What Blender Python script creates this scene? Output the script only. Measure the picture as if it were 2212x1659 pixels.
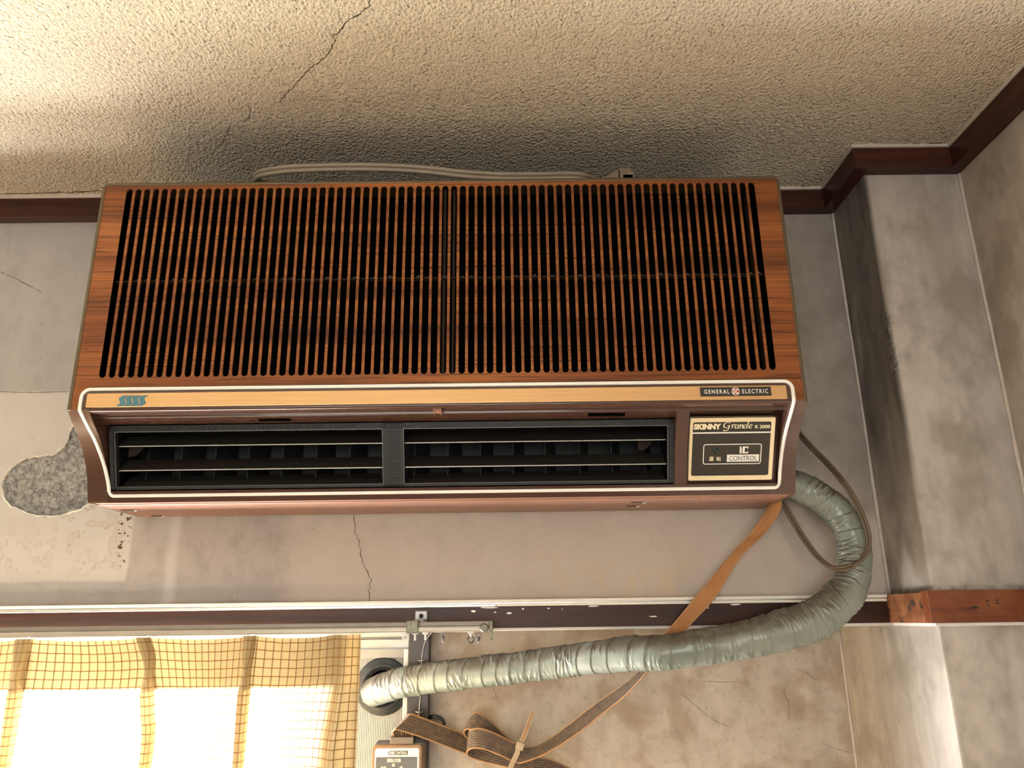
import bpy, bmesh, math, random
from mathutils import Vector, Matrix, noise

# ---------------------------------------------------------------- clear
for o in list(bpy.data.objects):
    bpy.data.objects.remove(o)
random.seed(7)
SC = bpy.context.scene
COL = SC.collection
PI = math.pi

# ---------------------------------------------------------------- camera
cam_d = bpy.data.cameras.new('camera')
cam = bpy.data.objects.new('camera', cam_d)
COL.objects.link(cam)
cam_d.sensor_fit = 'HORIZONTAL'
cam_d.sensor_width = 36.0
cam_d.lens = 1662.96 / 2212 * 36.0
cam_d.clip_start = 0.02
_r = Vector((0.99991638, -0.00066828, -0.01291447))
_u = Vector((0.01215997, -0.29125070, 0.95656948))
_f = Vector((0.00440061, 0.95664653, 0.29121821))
M4 = Matrix(((_r.x, _u.x, -_f.x, 0.0), (_r.y, _u.y, -_f.y, -1.0923), (_r.z, _u.z, -_f.z, 1.655), (0, 0, 0, 1)))
cam.matrix_world = M4
SC.camera = cam

# ---------------------------------------------------------------- world, daylight, exposure
w = bpy.data.worlds.new('world')
SC.world = w
w.use_nodes = True
w.node_tree.nodes['Background'].inputs[0].default_value = (0.86, 0.93, 1.0, 1)
w.node_tree.nodes['Background'].inputs[1].default_value = 0.5


def area_light(name, loc, direction, sx, sy, power, color):
    d = bpy.data.lights.new(name, 'AREA')
    d.shape = 'RECTANGLE'
    d.size = sx
    d.size_y = sy
    d.energy = power
    d.color = color
    o = bpy.data.objects.new(name, d)
    COL.objects.link(o)
    o.location = loc
    o.rotation_euler = Vector(direction).to_track_quat('-Z', 'Y').to_euler()
    return o


# daylight at the curtained window, plus two unseen windows added for light
area_light('daylight_behind_curtain', (-1.28, 0.46, 0.86), (0, -1, 0), 1.84, 1.56, 720.0, (1.0, 0.99, 0.965))
area_light('added_transom_light', (-1.54, 0.46, 1.89), (0, -1, 0), 1.32, 0.46, 14.0, (1.0, 0.99, 0.965))
area_light('added_front_light', (-0.55, -3.85, 1.45), (0, 1, 0), 1.9, 1.2, 50.0, (1.0, 0.955, 0.89))

vs = SC.view_settings
vs.view_transform = 'Standard'
vs.look = 'None'
vs.gamma = 1.0
vs.use_curve_mapping = False
vs.exposure = 0.17
SC.cycles.max_bounces = 5
SC.cycles.diffuse_bounces = 2
SC.cycles.glossy_bounces = 2
SC.cycles.transmission_bounces = 3
SC.cycles.transparent_max_bounces = 10
SC.cycles.use_light_tree = False
SC.cycles.caustics_reflective = False
SC.cycles.caustics_refractive = False


# ---------------------------------------------------------------- material helpers
class G:
    def __init__(self, name, rough=0.6, metal=0.0, spec=0.5):
        self.m = bpy.data.materials.new(name)
        self.m.use_nodes = True
        self.nt = self.m.node_tree
        self.b = self.nt.nodes['Principled BSDF']
        self.b.inputs['Roughness'].default_value = rough
        self.b.inputs['Metallic'].default_value = metal
        self.b.inputs['Specular IOR Level'].default_value = spec
        self.geo = self.nt.nodes.new('ShaderNodeNewGeometry')
        self.pos = self.geo.outputs['Position']
        self.wobs = {}

    def _s(self, sock, v):
        if isinstance(v, bpy.types.NodeSocket):
            self.nt.links.new(v, sock)
        elif isinstance(v, (tuple, list)):
            sock.default_value = (v[0], v[1], v[2], 1) if len(v) == 3 and len(sock.default_value) == 4 else v
        else:
            sock.default_value = v

    def set(self, k, v):
        self._s(self.b.inputs[k], v)
        return self

    def map(self, scale, loc=(0, 0, 0), rot=(0, 0, 0), vec=None):
        n = self.nt.nodes.new('ShaderNodeMapping')
        self._s(n.inputs['Vector'], vec or self.pos)
        n.inputs['Scale'].default_value = scale
        n.inputs['Location'].default_value = loc
        n.inputs['Rotation'].default_value = rot
        return n.outputs[0]

    def noise(self, scale, detail=3, rough=0.5, vec=None, dist=0.0):
        n = self.nt.nodes.new('ShaderNodeTexNoise')
        self._s(n.inputs['Vector'], vec or self.pos)
        n.inputs['Scale'].default_value = scale
        n.inputs['Detail'].default_value = detail
        n.inputs['Roughness'].default_value = rough
        n.inputs['Distortion'].default_value = dist
        return n.outputs[0]

    def voro(self, scale, vec=None, rnd=1.0, feature='F1'):
        n = self.nt.nodes.new('ShaderNodeTexVoronoi')
        n.feature = feature
        self._s(n.inputs['Vector'], vec or self.pos)
        n.inputs['Scale'].default_value = scale
        n.inputs['Randomness'].default_value = rnd
        return n.outputs[0]

    def ramp(self, fac, stops):
        n = self.nt.nodes.new('ShaderNodeValToRGB')
        self._s(n.inputs[0], fac)
        e = n.color_ramp.elements
        while len(e) < len(stops):
            e.new(0.5)
        for i, (p, c) in enumerate(stops):
            e[i].position = p
            e[i].color = (c, c, c, 1) if not isinstance(c, (tuple, list)) else (c[0], c[1], c[2], 1)
        return n.outputs[0]

    def mix(self, fac, a, b, mode='MIX'):
        n = self.nt.nodes.new('ShaderNodeMix')
        n.data_type = 'RGBA'
        n.blend_type = mode
        self._s(n.inputs[0], fac)
        self._s(n.inputs[6], a)
        self._s(n.inputs[7], b)
        return n.outputs[2]

    def math(self, op, a, b=0.0, clamp=False):
        n = self.nt.nodes.new('ShaderNodeMath')
        n.operation = op
        n.use_clamp = clamp
        self._s(n.inputs[0], a)
        self._s(n.inputs[1], b)
        return n.outputs[0]

    def sep(self, vec=None):
        n = self.nt.nodes.new('ShaderNodeSeparateXYZ')
        self._s(n.inputs[0], vec or self.pos)
        return n.outputs

    def step(self, v, a, b):
        """0 below a, 1 above b (a may exceed b to invert)"""
        n = self.nt.nodes.new('ShaderNodeMapRange')
        n.interpolation_type = 'SMOOTHSTEP'
        self._s(n.inputs[0], v)
        if a <= b:
            n.inputs[1].default_value = a
            n.inputs[2].default_value = b
        else:
            n.inputs[1].default_value = b
            n.inputs[2].default_value = a
            n.inputs[3].default_value = 1.0
            n.inputs[4].default_value = 0.0
        return n.outputs[0]

    def rect(self, x0, x1, z0, z1, soft, wob=0.0, wscale=30.0):
        if 'pos' not in self.wobs:
            self.wobs['pos'] = self.sep()
        s = self.wobs['pos']
        x, z = s[0], s[2]
        if wob:
            key = 25.0 if wscale < 45 else 65.0
            if key not in self.wobs:
                n = self.nt.nodes.new('ShaderNodeTexNoise')
                self._s(n.inputs['Vector'], self.pos)
                n.inputs['Scale'].default_value = key
                n.inputs['Detail'].default_value = 2
                q = self.sep(n.outputs['Color'])
                self.wobs[key] = (self.math('SUBTRACT', q[0], 0.5), self.math('SUBTRACT', q[1], 0.5))
            n1, n2 = self.wobs[key]
            x = self.math('ADD', x, self.math('MULTIPLY', n1, wob))
            z = self.math('ADD', z, self.math('MULTIPLY', n2, wob))
        m = self.math('MULTIPLY', self.step(x, x0 - soft, x0 + soft), self.step(x, x1 + soft, x1 - soft))
        m2 = self.math('MULTIPLY', self.step(z, z0 - soft, z0 + soft), self.step(z, z1 + soft, z1 - soft))
        return self.math('MULTIPLY', m, m2)

    def bump(self, h, strength=0.3, dist=0.002):
        n = self.nt.nodes.new('ShaderNodeBump')
        n.inputs['Strength'].default_value = strength
        n.inputs['Distance'].default_value = dist
        self._s(n.inputs['Height'], h)
        self.nt.links.new(n.outputs[0], self.b.inputs['Normal'])
        return n.outputs[0]


def plain(name, col, rough=0.5, metal=0.0, spec=0.5, coat=0.0, var=0.0, vscale=40.0, bump=0.0, bscale=300.0):
    g = G(name, rough, metal, spec)
    if var:
        n = g.ramp(g.noise(vscale, 4), [(0.3, 1 - var), (0.7, 1 + var)])
        g.set('Base Color', g.mix(1.0, col, n, 'MULTIPLY'))
    else:
        g.set('Base Color', col)
    if coat:
        g.set('Coat Weight', coat)
        g.set('Coat Roughness', 0.08)
    if bump:
        g.bump(g.noise(bscale, 3), bump, 0.001)
    return g.m


def mat_plaster(name, base, kind):
    g = G(name, 0.82, 0, 0.25)
    big = g.noise(3.2, 3, 0.55)
    mid = g.noise(11, 3, 0.6, g.map((1, 1, 0.55)))
    c = g.mix(g.ramp(big, [(0.35, 0.0), (0.68, 1.0)]), tuple(b * 0.86 for b in base), tuple(b * 1.10 for b in base))
    c = g.mix(g.ramp(mid, [(0.42, 0.0), (0.7, 0.55)]), c, (base[0] * 0.80, base[1] * 0.77, base[2] * 0.74))
    # pale dust streaks
    st = g.ramp(g.noise(16, 3, 0.6, g.map((1.0, 1.0, 0.25), (4, 2, 1))), [(0.55, 0.0), (0.75, 0.35)])
    c = g.mix(st, c, (base[0] * 1.28, base[1] * 1.25, base[2] * 1.22))
    sm = g.ramp(g.noise(36, 3, 0.65, g.map((1, 1, 0.7), (7, 3, 2))), [(0.46, 0.0), (0.68, 0.5)])
    c = g.mix(sm, c, (base[0] * 0.62, base[1] * 0.60, base[2] * 0.58))
    if kind == 'upper':
        # older darker plaster above, paler repair left of the unit, darker band at its foot
        lo = g.rect(-1.6, -0.53, 1.711, 1.985, 0.0025, 0.006, 40)
        c = g.mix(g.math('MULTIPLY', lo, 0.75), c, (0.60, 0.565, 0.52))
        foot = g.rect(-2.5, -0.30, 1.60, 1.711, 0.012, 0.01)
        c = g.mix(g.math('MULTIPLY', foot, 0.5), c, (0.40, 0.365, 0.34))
        top = g.rect(-1.9, -0.52, 1.985, 2.30, 0.006, 0.02)
        c = g.mix(g.math('MULTIPLY', top, 0.5), c, (0.37, 0.355, 0.345))
        pale = g.rect(-0.30, 0.55, 1.60, 1.82, 0.05, 0.08, 8)  # wall colour raised below the unit to paint in brighter light
        c = g.mix(g.math('MULTIPLY', pale, 0.6), c, (0.66, 0.565, 0.47))
        # patchy grime plus the unit's shade painted on, between unit and pillar
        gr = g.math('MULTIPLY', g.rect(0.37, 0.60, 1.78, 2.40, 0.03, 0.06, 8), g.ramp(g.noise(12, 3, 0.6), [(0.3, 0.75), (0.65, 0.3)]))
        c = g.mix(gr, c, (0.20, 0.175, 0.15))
        # vertical pale filler seam
        seam = g.rect(-0.477, -0.463, 1.66, 1.80, 0.006, 0.012, 40)
        c = g.mix(g.math('MULTIPLY', seam, 0.45), c, (0.66, 0.63, 0.61))
        # brown water stains with crusty rims
        nv = g.noise(42, 3, 0.5, g.map((1, 1, 1), (0.3, 0, 0.1)))
        zone = g.rect(-0.64, -0.53, 1.735, 1.835, 0.02, 0.03)
        zone2 = g.math('MULTIPLY', g.rect(-0.80, -0.53, 1.715, 1.79, 0.02, 0.03), 0.75)
        zone = g.math('MAXIMUM', zone, zone2)
        fill = g.math('MULTIPLY', zone, g.ramp(nv, [(0.545, 0.0), (0.565, 0.38)]))
        c = g.mix(fill, c, (0.50, 0.41, 0.34))
        rim = g.math('MULTIPLY', zone, g.ramp(nv, [(0.538, 0.0), (0.548, 0.5), (0.554, 0.5), (0.564, 0.0)]))
        c = g.mix(rim, c, (0.26, 0.19, 0.14))
        edge = g.math('MULTIPLY', g.rect(-0.550, -0.533, 1.73, 1.815, 0.004, 0.012, 80), g.ramp(g.noise(150, 2), [(0.58, 0), (0.62, 1)]))
        c = g.mix(edge, c, (0.10, 0.055, 0.03))
        # flaking ochre paint above the rail
        oc = g.math('MULTIPLY', g.rect(0.02, 0.26, 1.675, 1.73, 0.02, 0.03), g.ramp(g.noise(26, 3, 0.6), [(0.5, 0), (0.62, 0.55)]))
        c = g.mix(oc, c, (0.62, 0.47, 0.28))
    if kind == 'lower':
        bl = g.noise(17, 3, 0.55, g.map((1, 1, 1), (1.7, 0, 0.4)))
        c = g.mix(g.ramp(bl, [(0.47, 0.0), (0.57, 0.55), (0.72, 0.75)]), c, (0.38, 0.285, 0.21))
        bl2 = g.noise(75, 3, 0.6)
        c = g.mix(g.ramp(bl2, [(0.56, 0.0), (0.7, 0.35)]), c, (0.30, 0.22, 0.16))
    if kind == 'pillar':
        # soot and mould on the narrow cheek, deepened to paint in the unit's shade
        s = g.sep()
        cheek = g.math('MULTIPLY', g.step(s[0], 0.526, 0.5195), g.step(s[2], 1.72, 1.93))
        soot_shade = g.ramp(g.noise(9, 3, 0.6, g.map((1, 3.0, 0.8))), [(0.25, 1.0), (0.62, 0.55), (0.72, 0.25)])
        c = g.mix(g.math('MULTIPLY', g.math('MULTIPLY', cheek, soot_shade), 0.97), c, (0.05, 0.042, 0.033))
        foot = g.math('MULTIPLY', g.rect(0.40, 0.70, 1.67, 1.686, 0.003, 0.008, 60), g.ramp(g.noise(60, 2), [(0.35, 0.0), (0.55, 0.65)]))
        c = g.mix(foot, c, (0.10, 0.075, 0.05))
    if kind in ('pillar', 'right'):
        vst = g.noise(1.0, 3, 0.6, g.map((26, 26, 2.2), (0.4, 0.7, 0)))
        c = g.mix(g.ramp(vst, [(0.45, 0.0), (0.7, 0.55)]), c, (0.30, 0.265, 0.23))
        blot = g.noise(13, 3, 0.62, g.map((1, 1, 0.8), (2.2, 0, 0.9)))
        c = g.mix(g.ramp(blot, [(0.48, 0.0), (0.64, 0.6)]), c, (0.26, 0.225, 0.185))
    # fly specks and pits
    sp = g.voro(58)
    spm = g.math('MULTIPLY', g.ramp(sp, [(0.035, 1.0), (0.065, 0.0)]), g.ramp(g.noise(8, 2), [(0.48, 0.0), (0.6, 0.8)]))
    c = g.mix(spm, c, (0.12, 0.08, 0.05))
    g.set('Base Color', c)
    h = g.math('ADD', g.noise(14, 2, 0.6), g.math('MULTIPLY', g.noise(420, 0), 0.10))
    g.bump(h, 0.35, 0.006)
    return g.m


def mat_ceiling():
    g = G('sprayed_ceiling_plaster', 0.9, 0, 0.15)
    base = (0.73, 0.66, 0.53)
    c = g.mix(g.ramp(g.noise(2.6, 3), [(0.35, 0.0), (0.7, 1.0)]), base, (0.70, 0.61, 0.49))
    st = g.map((1.0, 0.8, 1.0))
    grain = g.noise(310, 2, 0.6, st)
    blob = g.voro(240, vec=st)
    pit = g.ramp(grain, [(0.32, 1.0), (0.46, 0.0)])
    c = g.mix(g.math('MULTIPLY', pit, 0.6), c, (0.27, 0.21, 0.145))
    hole = g.math('MULTIPLY', g.ramp(g.voro(120), [(0.085, 1.0), (0.16, 0.0)]), g.ramp(g.noise(30, 2), [(0.44, 0.0), (0.54, 1.0)]))
    c = g.mix(g.math('MULTIPLY', hole, 0.75), c, (0.12, 0.09, 0.055))
    g.set('Base Color', c)
    h = g.math('SUBTRACT', grain, g.math('MULTIPLY', blob, 0.6))
    h = g.math('SUBTRACT', h, g.math('MULTIPLY', hole, 0.8))
    g.bump(h, 0.9, 0.0060)
    return g.m


def mat_wood(name, dark, light, axis='X', rough=0.35, coat=0.2, scl=1.0, worn=0.0):
    g = G(name, rough, 0, 0.28)
    sc = {'X': (2.2, 60, 60), 'Y': (60, 2.2, 60), 'Z': (60, 60, 2.2)}[axis]
    v = g.map(tuple(a * scl for a in sc))
    n = g.noise(1.0, 5, 0.6, v, 0.4)
    c = g.mix(g.ramp(n, [(0.35, 0.0), (0.65, 1.0)]), dark, light)
    if worn:
        wv = g.noise(30, 5, 0.6)
        c = g.mix(g.ramp(wv, [(0.45, 0.0), (0.62, worn)]), c, (0.33, 0.15, 0.06))
        c = g.mix(g.ramp(g.noise(55, 3, 0.6, g.map((1, 1, 1), (5, 5, 5))), [(0.62, 0.0), (0.68, worn)]), c, (0.02, 0.012, 0.008))
    g.set('Base Color', c)
    g.set('Coat Weight', coat)
    g.set('Coat Roughness', 0.15)
    g.bump(n, 0.15, 0.001)
    return g.m


def mat_laminate():
    g = G('teak_laminate', 0.42, 0, 0.25)
    v = g.map((1.6, 1.0, 34.0))
    big = g.noise(1.0, 3, 0.5, v, 0.7)
    v2 = g.map((7.0, 1.0, 420.0))
    fine = g.noise(1.0, 4, 0.65, v2, 0.5)
    c = g.ramp(big, [(0.22, (0.105, 0.029, 0.011)), (0.44, (0.225, 0.070, 0.020)), (0.60, (0.335, 0.112, 0.030)), (0.80, (0.42, 0.152, 0.042))])
    c = g.mix(g.ramp(fine, [(0.36, 0.9), (0.50, 0.0)]), c, (0.085, 0.026, 0.010))
    g.set('Base Color', c)
    g.bump(fine, 0.05, 0.0005)
    return g.m


def mat_curtain(lined=0.0):
    g = G('yellow_check_lined_%d' % int(lined * 10) if lined else 'yellow_check_cotton', 0.85, 0, 0.1)
    nt = g.nt
    uv = nt.nodes.new('ShaderNodeUVMap').outputs[0]
    s = g.sep(uv)

    def lines(v, period, wdt):
        f = g.math('FRACT', g.math('DIVIDE', v, period))
        d = g.math('ABSOLUTE', g.math('SUBTRACT', f, 0.5))
        return g.step(d, wdt, wdt * 0.55)
    lv = lines(s[0], 0.0098, 0.075)
    lh = lines(s[1], 0.0105, 0.07)
    fab = (0.78, 0.61, 0.36)
    col = g.mix(g.math('MULTIPLY', lv, 0.75), fab, (0.30, 0.19, 0.10))
    col = g.mix(g.math('MULTIPLY', lh, 0.8), col, (0.50, 0.17, 0.04))
    tcol = g.mix(g.math('MULTIPLY', lv, 0.85), (0.98, 0.88, 0.62), (0.10, 0.08, 0.05))
    tcol = g.mix(g.math('MULTIPLY', lh, 0.85), tcol, (0.16, 0.075, 0.022))
    if lined:
        tcol = g.mix(g.math('MAXIMUM', lv, lh), tcol, (0.90, 0.62, 0.36))
        k = lined
        tcol = g.mix(1.0, tcol, (0.115 * k, 0.10 * k, 0.072 * k), 'MULTIPLY')
    out = nt.nodes['Material Output']
    dif = nt.nodes.new('ShaderNodeBsdfDiffuse')
    trl = nt.nodes.new('ShaderNodeBsdfTranslucent')
    trp = nt.nodes.new('ShaderNodeBsdfTransparent')
    m1 = nt.nodes.new('ShaderNodeMixShader')
    m2 = nt.nodes.new('ShaderNodeMixShader')
    nt.links.new(col, dif.inputs[0])
    nt.links.new(tcol, trl.inputs[0])
    trp.inputs[0].default_value = (1.0, 0.99, 0.96, 1)
    m1.inputs[0].default_value = 0.45
    nt.links.new(dif.outputs[0], m1.inputs[1])
    nt.links.new(trl.outputs[0], m1.inputs[2])
    op = g.math('MULTIPLY', g.math('SUBTRACT', 1.0, g.math('MULTIPLY', g.math('MAXIMUM', lv, lh), 0.0 if lined else 0.97)), 0.0 if lined else 0.36)
    nt.links.new(op, m2.inputs[0])
    nt.links.new(m1.outputs[0], m2.inputs[1])
    nt.links.new(trp.outputs[0], m2.inputs[2])
    nt.links.new(m2.outputs[0], out.inputs[0])
    nt.nodes.remove(g.b)
    return g.m


def mat_glass():
    g = G('window_glass', 0.02)
    nt = g.nt
    out = nt.nodes['Material Output']
    trp = nt.nodes.new('ShaderNodeBsdfTransparent')
    gl = nt.nodes.new('ShaderNodeBsdfGlossy')
    gl.inputs['Roughness'].default_value = 0.02
    mx = nt.nodes.new('ShaderNodeMixShader')
    mx.inputs[0].default_value = 0.06
    nt.links.new(trp.outputs[0], mx.inputs[1])
    nt.links.new(gl.outputs[0], mx.inputs[2])
    nt.links.new(mx.outputs[0], out.inputs[0])
    nt.nodes.remove(g.b)
    return g.m


def mat_hose():
    g = G('grey_green_vinyl_tape', 0.30, 0, 0.5)
    s = g.sep()
    tape = g.mix(g.ramp(g.noise(18, 4, 0.6), [(0.35, 0.0), (0.7, 1.0)]), (0.185, 0.215, 0.185), (0.25, 0.28, 0.24))
    # the last wraps by the wall sleeve are newer, paler tape
    new = g.step(s[0], -0.135, -0.19)
    tape = g.mix(g.math('MULTIPLY', new, 0.8), tape, (0.25, 0.31, 0.35))
    # settled dust on the upper side
    nz = g.sep(g.geo.outputs['Normal'])[2]
    dust = g.math('MULTIPLY', g.step(nz, -0.15, 0.6), g.ramp(g.noise(45, 3, 0.6), [(0.25, 0.3), (0.55, 1.0)]))
    tape = g.mix(g.math('MULTIPLY', dust, 0.9), tape, (0.095, 0.072, 0.050))
    g.set('Base Color', tape)
    g.set('Roughness', g.math('ADD', 0.24, g.math('MULTIPLY', dust, 0.55)))
    return g.m


def mat_ribbon():
    g = G('brown_ribbon_cable', 0.5, 0, 0.4)
    s = g.sep()
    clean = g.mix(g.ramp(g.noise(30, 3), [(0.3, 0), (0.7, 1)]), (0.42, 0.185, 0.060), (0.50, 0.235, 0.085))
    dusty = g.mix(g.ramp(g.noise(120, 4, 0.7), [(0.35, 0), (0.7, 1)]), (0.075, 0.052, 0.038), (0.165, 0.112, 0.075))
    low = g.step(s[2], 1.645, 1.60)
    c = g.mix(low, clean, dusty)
    g.set('Base Color', c)
    return g.m


MAT = {}
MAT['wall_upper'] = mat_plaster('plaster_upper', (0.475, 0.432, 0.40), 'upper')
MAT['wall_lower'] = mat_plaster('plaster_lower', (0.62, 0.555, 0.48), 'lower')
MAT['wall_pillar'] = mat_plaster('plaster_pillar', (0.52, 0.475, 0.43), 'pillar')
MAT['wall_right'] = mat_plaster('plaster_right', (0.48, 0.425, 0.37), 'right')
MAT['wall_room'] = plain('room_plaster', (0.24, 0.215, 0.185), 0.85, var=0.06, vscale=3)
MAT['bead'] = plain('pale_plaster_bead', (0.58, 0.52, 0.46), 0.8, var=0.1, vscale=60, bump=0.3)
MAT['ceiling'] = mat_ceiling()
MAT['floor'] = mat_wood('floor_boards', (0.14, 0.095, 0.055), (0.22, 0.15, 0.09), 'Y', 0.45, 0.1, 0.25)
MAT['cornice_x'] = mat_wood('dark_red_wood_x', (0.026, 0.008, 0.006), (0.074, 0.021, 0.013), 'X', 0.42, 0.15)
MAT['cornice_y'] = mat_wood('dark_red_wood_y', (0.026, 0.008, 0.006), (0.074, 0.021, 0.013), 'Y', 0.42, 0.15)
MAT['rail_x'] = mat_wood('varnished_rail_wood_x', (0.020, 0.008, 0.006), (0.052, 0.016, 0.011), 'X', 0.40, 0.0)
MAT['rail_red'] = mat_wood('varnished_red_rail_wood', (0.11, 0.030, 0.012), (0.20, 0.055, 0.020), 'X', 0.4, 0.1, 1.0, 0.25)
MAT['rail_worn'] = mat_wood('worn_rail_wood', (0.10, 0.035, 0.016), (0.24, 0.085, 0.035), 'Y', 0.55, 0.0, 1.0, 0.85)
MAT['white_trim'] = plain('white_painted_trim', (0.84, 0.80, 0.72), 0.4, var=0.05)
MAT['alu_trim'] = plain('grey_metal_trim', (0.62, 0.62, 0.60), 0.25, 0.75)
MAT['concrete'] = None
MAT['crack'] = plain('crack_dark', (0.05, 0.035, 0.025), 0.95)
MAT['crack_pale'] = plain('hairline_crack', (0.16, 0.115, 0.085), 0.95)
MAT['chip'] = plain('chipped_white_plaster', (0.80, 0.76, 0.70), 0.9, var=0.1, vscale=200)
MAT['laminate'] = mat_laminate()
MAT['edge_trim'] = plain('olive_bronze_edge', (0.105, 0.075, 0.040), 0.35, 0.3)
MAT['brown'] = plain('brown_gloss_plastic', (0.078, 0.036, 0.025), 0.22, 0, 0.5, 0.35, 0.04)
MAT['brown_metal'] = plain('brown_painted_metal', (0.28, 0.135, 0.088), 0.4, 0, 0.5, 0.1, 0.06)
MAT['cream_line'] = plain('cream_white_trim', (0.97, 0.95, 0.89), 0.22, 0.0, 0.6, 0.3)
MAT['black'] = plain('black_interior', (0.002, 0.002, 0.002), 0.9, 0, 0.0)
MAT['louver'] = plain('charcoal_plastic', (0.030, 0.031, 0.030), 0.42, 0, 0.4)
MAT['louver_in'] = plain('dark_green_black_plastic', (0.012, 0.016, 0.016), 0.5, 0, 0.3)
MAT['vane'] = plain('dark_brown_vane', (0.022, 0.018, 0.015), 0.5, 0, 0.3)
MAT['crank'] = plain('brown_vane_crank', (0.028, 0.020, 0.017), 0.6, 0, 0.1)
MAT['silver_edge'] = plain('bright_vane_edge', (0.50, 0.49, 0.46), 0.3, 0.5)
MAT['silver_bead'] = plain('silver_bead', (0.26, 0.26, 0.25), 0.35, 0.6)
MAT['black_print'] = plain('black_panel_print', (0.028, 0.024, 0.018), 0.4)
MAT['white_print'] = plain('white_print', (0.90, 0.87, 0.80), 0.5)
MAT['cream_print'] = plain('cream_print', (0.93, 0.84, 0.56), 0.45)
MAT['red_print'] = plain('red_print', (0.45, 0.025, 0.02), 0.4)
MAT['blue_print'] = plain('teal_blue_print', (0.055, 0.20, 0.27), 0.4)
MAT['bezel'] = plain('champagne_bezel', (0.86, 0.73, 0.49), 0.30, 0.45)
MAT['led'] = plain('dark_green_lens', (0.008, 0.022, 0.020), 0.12)
MAT['rib'] = plain('dark_rib', (0.035, 0.024, 0.016), 0.7, 0, 0.1)
MAT['dust'] = plain('grey_dust', (0.10, 0.078, 0.058), 0.95, var=0.3, vscale=300)
MAT['screw'] = plain('steel_screw', (0.65, 0.62, 0.58), 0.25, 0.9)
MAT['hose'] = mat_hose()
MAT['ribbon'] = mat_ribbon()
MAT['ribbon_edge'] = plain('tan_cable_edge', (0.40, 0.215, 0.095), 0.5, var=0.12, vscale=60)
MAT['cord_brown'] = plain('brown_grey_cord', (0.115, 0.08, 0.05), 0.45, var=0.15, vscale=60)
MAT['cord_grey'] = plain('warm_grey_cord', (0.27, 0.22, 0.16), 0.4, var=0.08, vscale=40)
MAT['plug'] = plain('brown_grey_plug', (0.20, 0.15, 0.10), 0.45)
MAT['tie'] = plain('aged_nylon', (0.46, 0.36, 0.24), 0.4, 0, 0.4, 0, 0.1, 100)
MAT['curtain'] = mat_curtain()
MAT['curtain_lined'] = mat_curtain(1.1)
MAT['curtain_fold'] = mat_curtain(6.0)
MAT['glass'] = mat_glass()
MAT['alu'] = plain('aluminium_sash', (0.50, 0.52, 0.53), 0.38, 0.6)
MAT['jamb'] = plain('dark_jamb_wood', (0.028, 0.020, 0.018), 0.4, 0, 0.5, 0.1, 0.2, 60)
MAT['panel_white'] = plain('white_ribbed_panel', (0.36, 0.375, 0.39), 0.5, 0, 0.4, 0, 0.05, 20)
MAT['rubber'] = plain('dark_grey_rubber', (0.024, 0.031, 0.039), 0.4, 0, 0.4, 0, 0.25, 70)
MAT['rail_beige'] = plain('beige_curtain_rail', (0.52, 0.47, 0.39), 0.3, 0, 0.5, 0.2, 0.05)
MAT['rail_side'] = plain('grey_brown_rail_side', (0.30, 0.265, 0.22), 0.4, 0, 0.5, 0, 0.1)
MAT['clamp'] = plain('tarnished_clamp', (0.20, 0.195, 0.145), 0.45, 0.5, 0.5, 0, 0.3, 250)
MAT['plate'] = plain('dull_steel_plate', (0.42, 0.43, 0.43), 0.45, 0.5)
MAT['runner_white'] = plain('white_runner', (0.78, 0.75, 0.71), 0.4)
MAT['runner_brown'] = plain('old_brown_runner', (0.25, 0.20, 0.17), 0.45)
MAT['ring'] = plain('dark_ring', (0.03, 0.028, 0.026), 0.4, 0.3)
MAT['wire'] = plain('grey_wire', (0.30, 0.30, 0.29), 0.35, 0.3)
MAT['remote'] = plain('brown_remote_case', (0.26, 0.155, 0.09), 0.45, var=0.08)
MAT['remote_dust'] = plain('dusty_case_top', (0.16, 0.15, 0.145), 0.95, var=0.25, vscale=250)
MAT['remote_face'] = plain('cream_remote_face', (0.90, 0.87, 0.82), 0.4)
MAT['remote_grey'] = plain('slate_remote_panel', (0.095, 0.105, 0.125), 0.4)
MAT['connector'] = plain('grey_brown_connector', (0.17, 0.145, 0.125), 0.5)
_g = G('bare_concrete', 0.95, 0, 0.1)
_c = _g.mix(_g.ramp(_g.noise(160, 4, 0.7), [(0.36, 0.0), (0.62, 1.0)]), (0.17, 0.165, 0.16), (0.46, 0.44, 0.41))
_c = _g.mix(_g.ramp(_g.voro(240), [(0.12, 0.7), (0.22, 0.0)]), _c, (0.07, 0.068, 0.065))
_g.set('Base Color', _c)
_g.bump(_g.noise(210, 4, 0.65), 0.9, 0.004)
MAT['concrete'] = _g.m


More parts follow.
